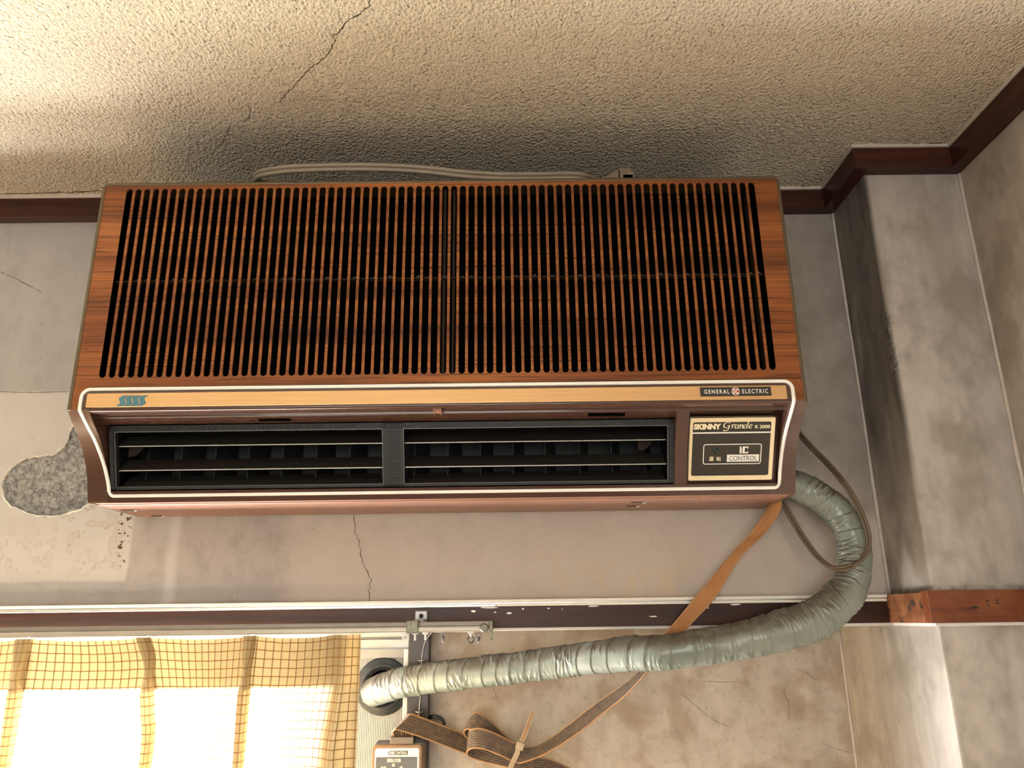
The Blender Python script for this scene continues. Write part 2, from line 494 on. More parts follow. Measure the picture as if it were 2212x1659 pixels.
# ---------------------------------------------------------------- mesh helpers
class MB:
    def __init__(self):
        self.v = []
        self.f = []
        self.uv = None

    def add(self, verts, faces):
        o = len(self.v)
        self.v += [tuple(p) for p in verts]
        self.f += [tuple(i + o for i in f) for f in faces]
        return self

    def box(self, x0, x1, y0, y1, z0, z1):
        return self.add([(x0, y0, z0), (x1, y0, z0), (x1, y1, z0), (x0, y1, z0), (x0, y0, z1), (x1, y0, z1), (x1, y1, z1), (x0, y1, z1)],
                        [(0, 3, 2, 1), (4, 5, 6, 7), (0, 1, 5, 4), (1, 2, 6, 5), (2, 3, 7, 6), (3, 0, 4, 7)])

    def bbox(self, x0, x1, y0, y1, z0, z1, b=0.001):
        """box with chamfered edges"""
        bm = bmesh.new()
        bmesh.ops.create_cube(bm, size=1.0)
        for vv in bm.verts:
            vv.co = Vector((x0 + (vv.co.x + .5) * (x1 - x0), y0 + (vv.co.y + .5) * (y1 - y0), z0 + (vv.co.z + .5) * (z1 - z0)))
        bmesh.ops.bevel(bm, geom=bm.edges[:], offset=b, segments=2, affect='EDGES', profile=0.6)
        self.from_bm(bm)
        bm.free()
        return self

    def from_bm(self, bm):
        bm.verts.index_update()
        return self.add([vv.co[:] for vv in bm.verts], [[vv.index for vv in f.verts] for f in bm.faces])

    def prism_x(self, poly, x0, x1):
        """polygon of (y,z) extruded along x"""
        n = len(poly)
        vs_ = [(x0, p[0], p[1]) for p in poly] + [(x1, p[0], p[1]) for p in poly]
        fs = [tuple(range(n)), tuple(range(2 * n - 1, n - 1, -1))]
        fs += [(i, i + n, (i + 1) % n + n, (i + 1) % n) for i in range(n)]
        return self.add(vs_, fs)

    def tube(self, pts, r, seg=8, cap=True, ups=None):
        pts = [Vector(p) for p in pts]
        n = len(pts)
        rs = r if isinstance(r, (list, tuple)) else [r] * n
        fr = frames(pts)
        vs_ = []
        for i, p in enumerate(pts):
            t, a, b = fr[i]
            for k in range(seg):
                an = 2 * PI * k / seg
                vs_.append(p + (a * math.cos(an) + b * math.sin(an)) * rs[i])
        fs = []
        for i in range(n - 1):
            for k in range(seg):
                fs.append((i * seg + k, i * seg + (k + 1) % seg, (i + 1) * seg + (k + 1) % seg, (i + 1) * seg + k))
        if cap:
            fs.append(tuple(range(seg - 1, -1, -1)))
            fs.append(tuple((n - 1) * seg + k for k in range(seg)))
        return self.add(vs_, fs)

    def torus(self, c, nrm, R, r, seg=28, sub=8, a0=0.0, a1=2 * PI):
        nrm = Vector(nrm).normalized()
        a = nrm.orthogonal().normalized()
        b = nrm.cross(a)
        c = Vector(c)
        full = abs(a1 - a0 - 2 * PI) < 1e-6
        cnt = seg if full else seg + 1
        vs_ = []
        for i in range(cnt):
            an = a0 + (a1 - a0) * i / seg
            d = a * math.cos(an) + b * math.sin(an)
            for k in range(sub):
                bn = 2 * PI * k / sub
                vs_.append(c + d * (R + r * math.cos(bn)) + nrm * (r * math.sin(bn)))
        fs = []
        for i in range(seg):
            j = (i + 1) % cnt
            for k in range(sub):
                fs.append((i * sub + k, j * sub + k, j * sub + (k + 1) % sub, i * sub + (k + 1) % sub))
        return self.add(vs_, fs)

    def lathe(self, c, nrm, prof, seg=32):
        """profile list of (radius, height along nrm)"""
        nrm = Vector(nrm).normalized()
        a = nrm.orthogonal().normalized()
        b = nrm.cross(a)
        c = Vector(c)
        vs_ = []
        for i in range(seg):
            an = 2 * PI * i / seg
            d = a * math.cos(an) + b * math.sin(an)
            for (r, h) in prof:
                vs_.append(c + d * r + nrm * h)
        m = len(prof)
        fs = []
        for i in range(seg):
            j = (i + 1) % seg
            for k in range(m - 1):
                fs.append((i * m + k, j * m + k, j * m + k + 1, i * m + k + 1))
        return self.add(vs_, fs)

    def build(self, name, mat, parent=None, smooth=False, loc=None, recalc=True):
        me = bpy.data.meshes.new(name)
        me.from_pydata(self.v, [], self.f)
        if recalc:
            bm = bmesh.new()
            bm.from_mesh(me)
            bmesh.ops.recalc_face_normals(bm, faces=bm.faces[:])
            bm.to_mesh(me)
            bm.free()
        if smooth:
            me.polygons.foreach_set('use_smooth', [True] * len(me.polygons))
        me.materials.append(MAT[mat] if isinstance(mat, str) else mat)
        me.update()
        o = bpy.data.objects.new(name, me)
        COL.objects.link(o)
        if parent is not None:
            o.parent = parent
            o.matrix_parent_inverse = Matrix.Translation(-world_loc(parent))
        if loc:
            o.location = loc
        return o


def world_loc(o):
    p = Vector((0, 0, 0))
    while o is not None:
        p = p + Vector(o.location) + (o.matrix_parent_inverse.translation if o.parent else Vector((0, 0, 0)))
        o = o.parent
    return p


def frames(pts):
    """parallel-transport frames along a polyline"""
    n = len(pts)
    tg = []
    for i in range(n):
        t = pts[min(i + 1, n - 1)] - pts[max(i - 1, 0)]
        tg.append(t.normalized() if t.length > 1e-9 else Vector((1, 0, 0)))
    ref = Vector((0, 0, 1))
    if abs(tg[0].dot(ref)) > 0.9:
        ref = Vector((0, 1, 0))
    a = (ref - tg[0] * ref.dot(tg[0])).normalized()
    out = []
    for i in range(n):
        a = a - tg[i] * a.dot(tg[i])
        a = a.normalized() if a.length > 1e-9 else tg[i].orthogonal().normalized()
        out.append((tg[i], a, tg[i].cross(a)))
    return out


def catmull(pts, per=8):
    """smooth interpolation; works on tuples of any length"""
    n = len(pts)
    out = []
    for i in range(n - 1):
        p0 = pts[max(i - 1, 0)]
        p1 = pts[i]
        p2 = pts[i + 1]
        p3 = pts[min(i + 2, n - 1)]
        for k in range(per):
            t = k / per
            out.append(tuple(0.5 * ((2 * b) + (-a + c) * t + (2 * a - 5 * b + 4 * c - d) * t * t + (-a + 3 * b - 3 * c + d) * t ** 3)
                             for a, b, c, d in zip(p0, p1, p2, p3)))
    out.append(tuple(pts[-1]))
    return out


def tag(o, label=None, cat=None, group=None, kind=None):
    if label:
        o['label'] = label
    if cat:
        o['category'] = cat
    if group:
        o['group'] = group
    if kind:
        o['kind'] = kind
    return o


def empty(name, loc):
    o = bpy.data.objects.new(name, None)
    o.empty_display_size = 0.05
    COL.objects.link(o)
    o.location = loc
    return o


def struct(o, label, cat):
    return tag(o, label, cat, kind='structure')


def copy_to(src, parent, off):
    c = src.copy()
    COL.objects.link(c)
    c.parent = parent
    c.matrix_parent_inverse = src.matrix_parent_inverse.copy()
    c.location = Vector(src.location) + Vector(off)
    return c


def crack_strip(name, pts, width, nrm, mat, parent, jit=0.0012, seed=1, lift=0.0003, per=5):
    """thin jagged fissure lying on a surface"""
    rnd = random.Random(seed)
    P = [Vector(p) for p in catmull(pts, per)]
    nrm = Vector(nrm)
    mb = MB()
    n = len(P)
    L, R = [], []
    for i, p in enumerate(P):
        t = (P[min(i + 1, n - 1)] - P[max(i - 1, 0)]).normalized()
        s = nrm.cross(t).normalized()
        q = p + s * rnd.uniform(-jit, jit) + nrm * lift
        wd = width * (0.45 + 0.9 * rnd.random()) * (0.35 if i in (0, n - 1) else 1)
        L.append(q + s * wd / 2)
        R.append(q - s * wd / 2)
    back = [q - nrm * (lift + 0.0004) for q in L] + [q - nrm * (lift + 0.0004) for q in R]
    mb.add(L + R, [(i, i + 1, n + i + 1, n + i) for i in range(n - 1)])
    mb.add(L + back[:n], [(i, i + 1, n + i + 1, n + i) for i in range(n - 1)])
    mb.add(R + back[n:], [(i, i + 1, n + i + 1, n + i) for i in range(n - 1)])
    return mb.build(name, mat, parent)


_TXT = bpy.data.objects


def text_mesh(body, bold=0.0, shear=0.0, space=1.0):
    """mesh (flat, xy plane) of a text, as verts/faces with bbox 0..1"""
    cu = bpy.data.curves.new('lettering', 'FONT')
    cu.body = body
    cu.size = 1.0
    cu.offset = bold
    cu.shear = shear
    cu.space_character = space
    cu.resolution_u = 4
    o = bpy.data.objects.new('lettering_tmp', cu)
    COL.objects.link(o)
    dg = bpy.context.evaluated_depsgraph_get()
    dg.update()
    me = bpy.data.meshes.new_from_object(o.evaluated_get(dg))
    vs_ = [v.co.copy() for v in me.vertices]
    fs = [tuple(p.vertices) for p in me.polygons]
    bpy.data.objects.remove(o)
    bpy.data.curves.remove(cu)
    bpy.data.meshes.remove(me)
    x0 = min(v.x for v in vs_)
    x1 = max(v.x for v in vs_)
    y0 = min(v.y for v in vs_)
    y1 = max(v.y for v in vs_)
    return [((v.x - x0) / (x1 - x0), (v.y - y0) / (y1 - y0)) for v in vs_], fs


class Plane:
    """flat frame: origin o, unit vectors e1 (right), e2 (up); normal towards the viewer"""

    def __init__(self, o, e1, e2):
        self.o = Vector(o)
        self.e1 = Vector(e1).normalized()
        self.e2 = Vector(e2).normalized()
        self.n = self.e1.cross(self.e2).normalized()

    def p(self, u, v, h=0.0):
        return self.o + self.e1 * u + self.e2 * v + self.n * h

    def solid(self, mb, poly, h0, h1):
        """extrude a 2-D polygon from h0 to h1"""
        n = len(poly)
        vs_ = [self.p(a, b, h1) for a, b in poly] + [self.p(a, b, h0) for a, b in poly]
        fs = [tuple(range(n)), tuple(range(2 * n - 1, n - 1, -1))] + [(i, (i + 1) % n, (i + 1) % n + n, i + n) for i in range(n)]
        mb.add(vs_, fs)
        return mb

    def ring(self, mb, outer, inner, h0, h1):
        n = len(outer)
        a = [self.p(x, y, h1) for x, y in outer]
        b = [self.p(x, y, h1) for x, y in inner]
        c = [self.p(x, y, h0) for x, y in outer]
        d = [self.p(x, y, h0) for x, y in inner]
        fs = []
        for i in range(n):
            j = (i + 1) % n
            fs += [(i, j, n + j, n + i), (2 * n + i, 2 * n + j, j, i), (n + i, n + j, 3 * n + j, 3 * n + i)]
        mb.add(a + b + c + d, fs)
        return mb

    def text(self, body, x0, x1, y0, y1, h, mat, parent, name='lettering', bold=0.0, shear=0.0, space=1.0):
        vs_, fs = text_mesh(body, bold, shear, space)
        mb = MB()
        mb.add([self.p(x0 + a * (x1 - x0), y0 + b * (y1 - y0), h) for a, b in vs_], fs)
        return mb.build(name, mat, parent, recalc=False)

    def strokes(self, mb, lines, x0, x1, y0, y1, h, wd):
        """calligraphic strokes; lines of (x,y[,w]) in 0..1"""
        for ln in lines:
            P = catmull([(q[0], q[1], q[2] if len(q) > 2 else 1.0) for q in ln], 6)
            n = len(P)
            L, R = [], []
            pts = [Vector((x0 + q[0] * (x1 - x0), y0 + q[1] * (y1 - y0))) for q in P]
            for i in range(n):
                t = pts[min(i + 1, n - 1)] - pts[max(i - 1, 0)]
                t = t.normalized() if t.length > 1e-9 else Vector((1, 0))
                s = Vector((-t.y, t.x)) * (wd * P[i][2] / 2)
                L.append(self.p(*(pts[i] + s), h))
                R.append(self.p(*(pts[i] - s), h))
            mb.add(L + R, [(i, n + i, n + i + 1, i + 1) for i in range(n - 1)])
        return mb


def rrect(x0, x1, y0, y1, r, seg=5):
    out = []
    for cx, cy, a in ((x1 - r, y0 + r, -PI / 2), (x1 - r, y1 - r, 0), (x0 + r, y1 - r, PI / 2), (x0 + r, y0 + r, PI)):
        for k in range(seg + 1):
            an = a + PI / 2 * k / seg
            out.append((cx + r * math.cos(an), cy + r * math.sin(an)))
    return out


def circle(cx, cy, r, seg=28):
    return [(cx + r * math.cos(2 * PI * k / seg), cy + r * math.sin(2 * PI * k / seg)) for k in range(seg)]

# ---------------------------------------------------------------- measured points (metres)
HOSE=[(0.3582,-0.0500,1.8340),(0.3818,-0.0550,1.8240),(0.4074,-0.0580,1.8113),(0.4353,-0.0600,1.7883),(0.4498,-0.0620,1.7567),(0.4518,-0.0640,1.7296),(0.4424,-0.0660,1.6996),(0.4242,-0.0680,1.6738),(0.3948,-0.0680,1.6532),(0.3584,-0.0660,1.6396),(0.3179,-0.0640,1.6294),(0.2675,-0.0600,1.6210),(0.1977,-0.0520,1.6116),(0.1594,-0.0300,1.6089),(0.1198,-0.0050,1.6049),(0.0693,0.0300,1.5974),(0.0006,0.0650,1.5879),(-0.0727,0.0980,1.5787),(-0.1298,0.1250,1.5707),(-0.1693,0.1450,1.5639),(-0.1987,0.1650,1.5555),(-0.2152,0.1850,1.5488)]
HOSE_R=[0.019,0.0195,0.0195,0.0195,0.0198,0.02,0.021,0.0225,0.0245,0.0245,0.0235,0.0225,0.0215,0.0215,0.0208,0.0202,0.0203,0.0208,0.0213,0.0215,0.0215,0.021]
CORD=[(0.3948,-0.0320,1.9209),(0.4039,-0.0470,1.8958),(0.4136,-0.0570,1.8750),(0.4273,-0.0670,1.8518),(0.4369,-0.0820,1.8271),(0.4461,-0.0900,1.8033),(0.4522,-0.0950,1.7792),(0.4558,-0.0970,1.7571),(0.4551,-0.0980,1.7419),(0.4480,-0.0990,1.7267),(0.4348,-0.0990,1.7145),(0.4180,-0.0950,1.7094),(0.4064,-0.0870,1.7131),(0.3964,-0.0770,1.7253),(0.3871,-0.0640,1.7483),(0.3779,-0.0570,1.7729),(0.3691,-0.0520,1.7978),(0.3646,-0.0470,1.8154)]
TOPCORD=[(-0.3240,-0.1300,2.2483),(-0.3433,-0.1500,2.2407),(-0.3421,-0.1700,2.2326),(-0.3327,-0.1850,2.2296),(-0.3169,-0.1920,2.2292),(-0.2789,-0.1960,2.2311),(-0.2052,-0.1960,2.2323),(-0.1437,-0.1950,2.2308),(-0.1006,-0.1940,2.2273),(-0.0574,-0.1930,2.2218),(-0.0082,-0.1920,2.2183),(0.0413,-0.1900,2.2189),(0.0850,-0.1850,2.2222),(0.1054,-0.1800,2.2230),(0.1329,-0.1500,2.2318)]
RIB_A=[(0.3526,-0.0545,1.8025),(0.3477,-0.0561,1.7950),(0.3345,-0.0600,1.7780),(0.3181,-0.0560,1.7575),(0.3092,-0.0459,1.7469),(0.2989,-0.0404,1.7358),(0.2880,-0.0369,1.7245),(0.2685,-0.0354,1.7027),(0.2476,-0.0360,1.6823),(0.2329,-0.0320,1.6655),(0.2050,-0.0243,1.6348),(0.1883,-0.0079,1.6117),(0.1714,0.0116,1.5847),(0.1434,0.0375,1.5603),(0.1050,0.0623,1.5325),(0.0754,0.0817,1.5083),(0.0368,0.0993,1.4826),(0.0143,0.1047,1.4793),(0.0056,0.1000,1.4842),(-0.0178,0.0980,1.4955),(-0.0369,0.0970,1.5033),(-0.0499,0.0990,1.5056),(-0.0598,0.1040,1.5031),(-0.0632,0.1130,1.4971),(-0.0606,0.1210,1.4910),(-0.0433,0.1240,1.4833),(-0.0096,0.1210,1.4754),(0.0077,0.1170,1.4708),(0.0291,0.1150,1.4659),(0.0538,0.1150,1.4612),(0.0806,0.1200,1.4488),(0.0853,0.1280,1.4434),(0.0794,0.1360,1.4431),(0.0492,0.1370,1.4563),(0.0079,0.1330,1.4774),(-0.0160,0.1320,1.4960),(-0.0324,0.1300,1.5117),(-0.0512,0.1300,1.5231),(-0.0614,0.1360,1.5175),(-0.0614,0.1470,1.5080),(-0.0275,0.1500,1.4897),(0.0035,0.1500,1.4709),(0.0124,0.1560,1.4658),(0.0036,0.1630,1.4690),(-0.0279,0.1660,1.4772),(-0.0658,0.1570,1.4882),(-0.0982,0.1400,1.5031),(-0.1254,0.1220,1.5158),(-0.1413,0.1070,1.5238),(-0.1469,0.1040,1.5249),(-0.1517,0.1120,1.5218),(-0.1486,0.1240,1.5118),(-0.1475,0.1320,1.4967),(-0.1478,0.1350,1.4912)]
RIB_B=[(0.3642,-0.0675,1.8060),(0.3606,-0.0679,1.8003),(0.3593,-0.0600,1.7872),(0.3426,-0.0560,1.7643),(0.3234,-0.0581,1.7468),(0.3081,-0.0556,1.7344),(0.2995,-0.0511,1.7234),(0.2864,-0.0446,1.7044),(0.2724,-0.0360,1.6820),(0.2564,-0.0320,1.6641),(0.2264,-0.0297,1.6363),(0.2038,-0.0201,1.6120),(0.1827,-0.0036,1.5882),(0.1538,0.0225,1.5550),(0.1183,0.0497,1.5245),(0.0872,0.0683,1.4997),(0.0472,0.0847,1.4749),(0.0159,0.0933,1.4625),(0.0042,0.1000,1.4614),(-0.0180,0.0980,1.4711),(-0.0370,0.0970,1.4783),(-0.0509,0.0990,1.4806),(-0.0608,0.1040,1.4786),(-0.0661,0.1130,1.4724),(-0.0621,0.1210,1.4657),(-0.0433,0.1240,1.4591),(-0.0098,0.1210,1.4518),(0.0073,0.1170,1.4464),(0.0307,0.1150,1.4406),(0.0531,0.1150,1.4364),(0.0744,0.1200,1.4246),(0.0791,0.1280,1.4191),(0.0742,0.1360,1.4186),(0.0486,0.1370,1.4325),(0.0076,0.1330,1.4535),(-0.0162,0.1320,1.4738),(-0.0325,0.1300,1.4874),(-0.0567,0.1300,1.4998),(-0.0702,0.1360,1.4992),(-0.0663,0.1470,1.4865),(-0.0276,0.1500,1.4663),(0.0032,0.1500,1.4467),(0.0120,0.1560,1.4416),(0.0032,0.1630,1.4445),(-0.0280,0.1660,1.4526),(-0.0690,0.1570,1.4647),(-0.1101,0.1400,1.4820),(-0.1414,0.1220,1.4959),(-0.1624,0.1070,1.5046),(-0.1680,0.1040,1.5055),(-0.1726,0.1120,1.5016),(-0.1733,0.1240,1.4970),(-0.1742,0.1320,1.4950),(-0.1745,0.1350,1.4906)]
WALL_CRACK=[(-0.2208,0.0000,1.8002),(-0.2169,0.0000,1.7731),(-0.2118,0.0000,1.7590),(-0.2071,0.0000,1.7412),(-0.2019,0.0000,1.7236),(-0.1936,0.0000,1.7098),(-0.1949,0.0000,1.6944),(-0.1930,0.0000,1.6791)]
WALL_CRACK2=[(-0.7870,0.0000,2.1804),(-0.7555,0.0000,2.1644),(-0.7149,0.0000,2.1429)]
WALL_SEAM=[(-0.7518,0.0000,1.9853),(-0.7243,0.0000,1.9843),(-0.6900,0.0000,1.9831),(-0.6492,0.0000,1.9840)]
PATCH=[(-0.6327,0.0000,1.9422),(-0.6388,0.0000,1.9249),(-0.6402,0.0000,1.9125),(-0.6444,0.0000,1.9009),(-0.6562,0.0000,1.8908),(-0.6711,0.0000,1.8883),(-0.6841,0.0000,1.8864),(-0.6970,0.0000,1.8839),(-0.7071,0.0000,1.8773),(-0.7174,0.0000,1.8680),(-0.7227,0.0000,1.8567),(-0.7232,0.0000,1.8447),(-0.7153,0.0000,1.8261),(-0.7058,0.0000,1.8168),(-0.6910,0.0000,1.8108),(-0.6817,0.0000,1.8061),(-0.6668,0.0000,1.8027),(-0.6438,0.0000,1.8011),(-0.6292,0.0000,1.8035),(-0.6207,0.0000,1.8073),(-0.6081,0.0000,1.8104),(-0.5975,0.0000,1.8181),(-0.5758,0.0000,1.8263),(-0.5734,0.0000,1.8561),(-0.5800,0.0000,1.9035),(-0.5921,0.0000,1.9417)]
CEIL_CRACK=[(-0.1446,-0.4165,2.3000),(-0.1481,-0.4053,2.3000),(-0.1547,-0.4000,2.3000),(-0.1635,-0.3913,2.3000),(-0.1752,-0.3845,2.3000),(-0.1836,-0.3740,2.3000),(-0.1921,-0.3640,2.3000),(-0.1976,-0.3604,2.3000),(-0.1971,-0.3530,2.3000),(-0.1995,-0.3470,2.3000),(-0.2070,-0.3356,2.3000),(-0.2141,-0.3263,2.3000),(-0.2233,-0.3176,2.3000),(-0.2359,-0.3072,2.3000),(-0.2491,-0.2932,2.3000),(-0.2615,-0.2788,2.3000),(-0.2763,-0.2631,2.3000),(-0.2842,-0.2541,2.3000),(-0.2932,-0.2413,2.3000)]
CEIL_CRACK2=[(-0.3348,-0.2391,2.3000),(-0.3380,-0.2200,2.3000),(-0.3470,-0.2073,2.3000),(-0.3539,-0.2034,2.3000)]
CEIL_CRACK3=[(-0.3734,-0.1956,2.3000),(-0.3864,-0.1749,2.3000),(-0.3960,-0.1589,2.3000),(-0.4089,-0.1447,2.3000)]
TIE_TAIL=[(0.0087,0.0940,1.4830),(0.0163,0.0880,1.4974),(0.0218,0.0850,1.5113),(0.0290,0.0830,1.5292)]
TIE_LOOP=[(0.0093,0.0920,1.4872),(0.0054,0.0920,1.4737),(-0.0011,0.0940,1.4610),(-0.0065,0.1000,1.4495),(-0.0089,0.1250,1.4393),(-0.0058,0.1650,1.4352),(0.0034,0.1720,1.4553),(0.0104,0.1650,1.4727),(0.0124,0.1300,1.4838),(0.0105,0.1000,1.4890)]
TIE_HEAD=[(0.0098,0.0900,1.4836)]
LOWCRACK=[(0.2601,0.1860,1.5412),(0.2869,0.1860,1.5189),(0.3068,0.1860,1.5023),(0.3321,0.1860,1.4921)]
LOWCRACK2=[(-0.0292,0.1860,1.5530),(-0.0250,0.1860,1.5396),(-0.0172,0.1860,1.5275)]
LOWCRACK3=[(0.4693,0.1860,1.4677),(0.4860,0.1860,1.4610),(0.5144,0.1860,1.4523)]
LOWCRACK4=[(0.2938,0.1860,1.5582),(0.3260,0.1860,1.5564),(0.3512,0.1860,1.5561)]
LOWCRACK5=[(0.4182,0.1860,1.5438),(0.4248,0.1860,1.5271),(0.4235,0.1860,1.4975)]
LOWCRACK6=[(0.4470,0.1860,1.5738),(0.4637,0.1860,1.5634),(0.4715,0.1860,1.5565)]
GAP1=[(-0.7914,-0.0270,2.3000),(-0.7479,-0.0274,2.3000),(-0.7107,-0.0294,2.3000),(-0.6743,-0.0300,2.3000),(-0.6302,-0.0345,2.3000)]
GAP2=[(0.4325,-0.0193,2.3000),(0.4574,-0.0215,2.3000),(0.4726,-0.0239,2.3000),(0.4874,-0.0195,2.3000),(0.4983,-0.0179,2.3000)]
GAP3=[(0.4973,-0.0261,2.3000),(0.4963,-0.0705,2.3000),(0.4958,-0.0976,2.3000),(0.4957,-0.1303,2.3000)]
GAP4=[(0.4985,-0.1348,2.3000),(0.5380,-0.1330,2.3000),(0.5773,-0.1345,2.3000),(0.6104,-0.1350,2.3000),(0.6347,-0.1346,2.3000)]
GAP5=[(0.6362,-0.1390,2.3000),(0.6368,-0.1653,2.3000),(0.6375,-0.1924,2.3000),(0.6367,-0.2134,2.3000),(0.6372,-0.2354,2.3000),(0.6356,-0.2629,2.3000),(0.6367,-0.3048,2.3000)]

# ================================================================ THE ROOM
XP, DP, XR, ZC = 0.519, 0.112, 0.658, 2.30      # pillar edge, pillar depth, right wall, ceiling
YL = 0.186                                       # recessed wall below the rail

fl = MB().box(-2.45, 0.80, -3.7, 0.33, -0.1, 0.0).build('floor', 'floor')
struct(fl, 'brown boarded floor of the room', 'floor')
ce = MB().box(-2.45, 0.80, -3.7, 0.33, ZC, 2.36).build('ceiling', 'ceiling')
struct(ce, 'cream sprayed plaster ceiling with stippled grain above the air conditioner', 'ceiling')
crack_strip('ceiling_crack', CEIL_CRACK, 0.0012, (0, 0, -1), 'crack', ce, 0.0012, 3)
crack_strip('ceiling_crack', CEIL_CRACK2, 0.0009, (0, 0, -1), 'crack', ce, 0.001, 4)
crack_strip('ceiling_crack', CEIL_CRACK3, 0.0008, (0, 0, -1), 'crack', ce, 0.001, 5)
for i, gp in enumerate((GAP1, GAP2, GAP3[:-1], GAP4[1:], GAP5[1:])):
    crack_strip('ceiling_crack', gp, 0.0018, (0, 0, -1), 'crack', ce, 0.0012, 10 + i)

# upper wall: bare concrete core with a skin of plaster that has come off in one patch
mb = MB()
mb.box(-0.83, XP, 0.004, YL, 1.643, ZC)
mb.box(-2.45, -0.83, 0.004, YL, 2.13, ZC)
mb.box(-2.45, -0.83, 0.004, YL, 1.643, 1.672)
mb.box(-2.45, -2.20, 0.004, YL, 0.0, 2.13)
wb = mb.build('wall_back', 'concrete')
struct(wb, 'grey plastered wall behind the air conditioner with a bare concrete patch', 'wall')
rnd = random.Random(5)
hole = []
_h = catmull([(p[0], p[2]) for p in PATCH] + [(PATCH[0][0], PATCH[0][2])], 5)[:-1]
for q in _h:
    hole.append((q[0] + rnd.uniform(-.0008, .0008), q[1] + rnd.uniform(-.0008, .0008)))
bm = bmesh.new()
outer = [(-0.83, 1.643), (XP, 1.643), (XP, ZC), (-2.45, ZC), (-2.45, 2.13), (-0.83, 2.13)]
vo = [bm.verts.new((a, 0.0, b)) for a, b in outer]
vh = [bm.verts.new((a, 0.0, b)) for a, b in hole]
eds = [bm.edges.new((vo[i], vo[(i + 1) % len(vo)])) for i in range(len(vo))]
eds += [bm.edges.new((vh[i], vh[(i + 1) % len(vh)])) for i in range(len(vh))]
bmesh.ops.triangle_fill(bm, edges=eds, use_beauty=True)
vb = [bm.verts.new((a, 0.0045, b)) for a, b in hole]
for i in range(len(vh)):
    j = (i + 1) % len(vh)
    bm.faces.new((vh[i], vh[j], vb[j], vb[i]))
mb = MB()
mb.from_bm(bm)
bm.free()
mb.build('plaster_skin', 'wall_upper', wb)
# ragged white lip round the missing plaster
mb = MB()
n = len(hole)
cx = sum(p[0] for p in hole) / n
cz = sum(p[1] for p in hole) / n
inn, out_, top = [], [], []
for i, q in enumerate(hole):
    d = Vector((q[0] - hole[(i + 1) % n][0], q[1] - hole[(i + 1) % n][1]))
    nr = Vector((d.y, -d.x)).normalized()
    if nr.dot(Vector((q[0] - cx, q[1] - cz))) < 0:
        nr = -nr
    wd = 0.0006 + 0.0032 * max(0, noise.noise(Vector((q[0] * 70, q[1] * 70, 0))) + 0.25)
    inn.append((q[0] - nr.x * .0004, 0.003, q[1] - nr.y * .0004))
    top.append((q[0], -0.0007, q[1]))
    out_.append((q[0] + nr.x * wd, -0.0002, q[1] + nr.y * wd))
for i in range(n):
    j = (i + 1) % n
    o = len(mb.v)
    mb.v += [inn[i], inn[j], top[i], top[j], out_[i], out_[j]]
    mb.f += [(o, o + 1, o + 3, o + 2), (o + 2, o + 3, o + 5, o + 4)]
mb.build('chipped_edge', 'chip', wb)
crack_strip('wall_crack', WALL_CRACK, 0.0011, (0, -1, 0), 'crack_pale', wb, 0.0016, 21)
crack_strip('wall_crack', WALL_CRACK2, 0.0012, (0, -1, 0), 'crack_pale', wb, 0.0008, 22)
crack_strip('wall_crack', WALL_SEAM, 0.0011, (0, -1, 0), 'crack_pale', wb, 0.0006, 23)

# lower recessed wall with the window opening
mb = MB()
mb.box(-0.127, XP, YL, 0.33, 0.0, 1.70)
mb.box(-2.2, -0.127, YL, 0.33, 0.0, 0.06)
mb.box(-2.45, -2.2, YL, 0.33, 0.0, ZC)
mb.box(-0.83, -0.127, 0.23, 0.33, 1.64, ZC)
mb.box(-2.2, -0.83, 0.23, 0.33, 1.64, 1.672)
mb.box(-2.2, -0.83, 0.23, 0.33, 2.12, ZC)
wl = mb.build('wall_back_lower', 'wall_lower')
struct(wl, 'recessed stained beige wall below the wooden rail', 'wall')
for i, lc in enumerate((LOWCRACK, LOWCRACK2, LOWCRACK3, LOWCRACK4, LOWCRACK5, LOWCRACK6)):
    crack_strip('wall_scratch', lc, 0.0006, (0, -1, 0), 'crack_pale', wl, 0.0005, 40 + i)

# corner pillar, edge slightly rounded and chipped
mb = MB()
c = 0.003
poly = [(XP, 0.35), (XP, -DP + .014), (XP, -DP + c), (XP + c * .3, -DP + c * .3), (XP + c, -DP), (XP + .014, -DP), (0.72, -DP), (0.72, 0.35)]
zs = [0.0, 1.0, 1.64, 1.69, 1.75] + [1.8 + 0.004 * i for i in range(100)] + [2.22, ZC]
vv, ff = [], []
for k, z in enumerate(zs):
    for a, b in poly:
        vv.append((a, b, z))
for k, z in enumerate(zs):
    if 1.965 < z < 2.06:
        for idx in (2, 3, 4):
            x, y, zz = vv[k * 8 + idx]
            chip = 0.0042 * max(0.0, noise.noise(Vector((z * 160, idx * .3, 1.0))) + 0.35)
            vv[k * 8 + idx] = (x + chip, y + chip * .8, zz)
for k in range(len(zs) - 1):
    for i in range(8):
        j = (i + 1) % 8
        ff.append((k * 8 + i, k * 8 + j, (k + 1) * 8 + j, (k + 1) * 8 + i))
mb.add(vv, ff)
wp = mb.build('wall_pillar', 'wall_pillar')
struct(wp, 'square plastered corner pillar right of the air conditioner', 'wall')
mb = MB()
rnd = random.Random(9)
for i in range(46):
    z = 1.968 + 0.085 * rnd.random() ** 1.4
    r = 0.0009 + 0.0022 * rnd.random() * (2.06 - z) / .09
    cpt = Vector((XP + rnd.uniform(-.001, .0025), -DP + rnd.uniform(-.001, .0025), z))
    pts = [cpt + Vector((rnd.uniform(-1, 1), rnd.uniform(-1, 1), rnd.uniform(-1, 1))) * r for _ in range(6)]
    mb.add(pts, [(0, 1, 2), (0, 2, 3), (0, 3, 4), (1, 2, 5), (2, 3, 5), (3, 4, 5), (0, 1, 5), (4, 0, 5)])
mb.build('crumbled_edge', 'concrete', wp)

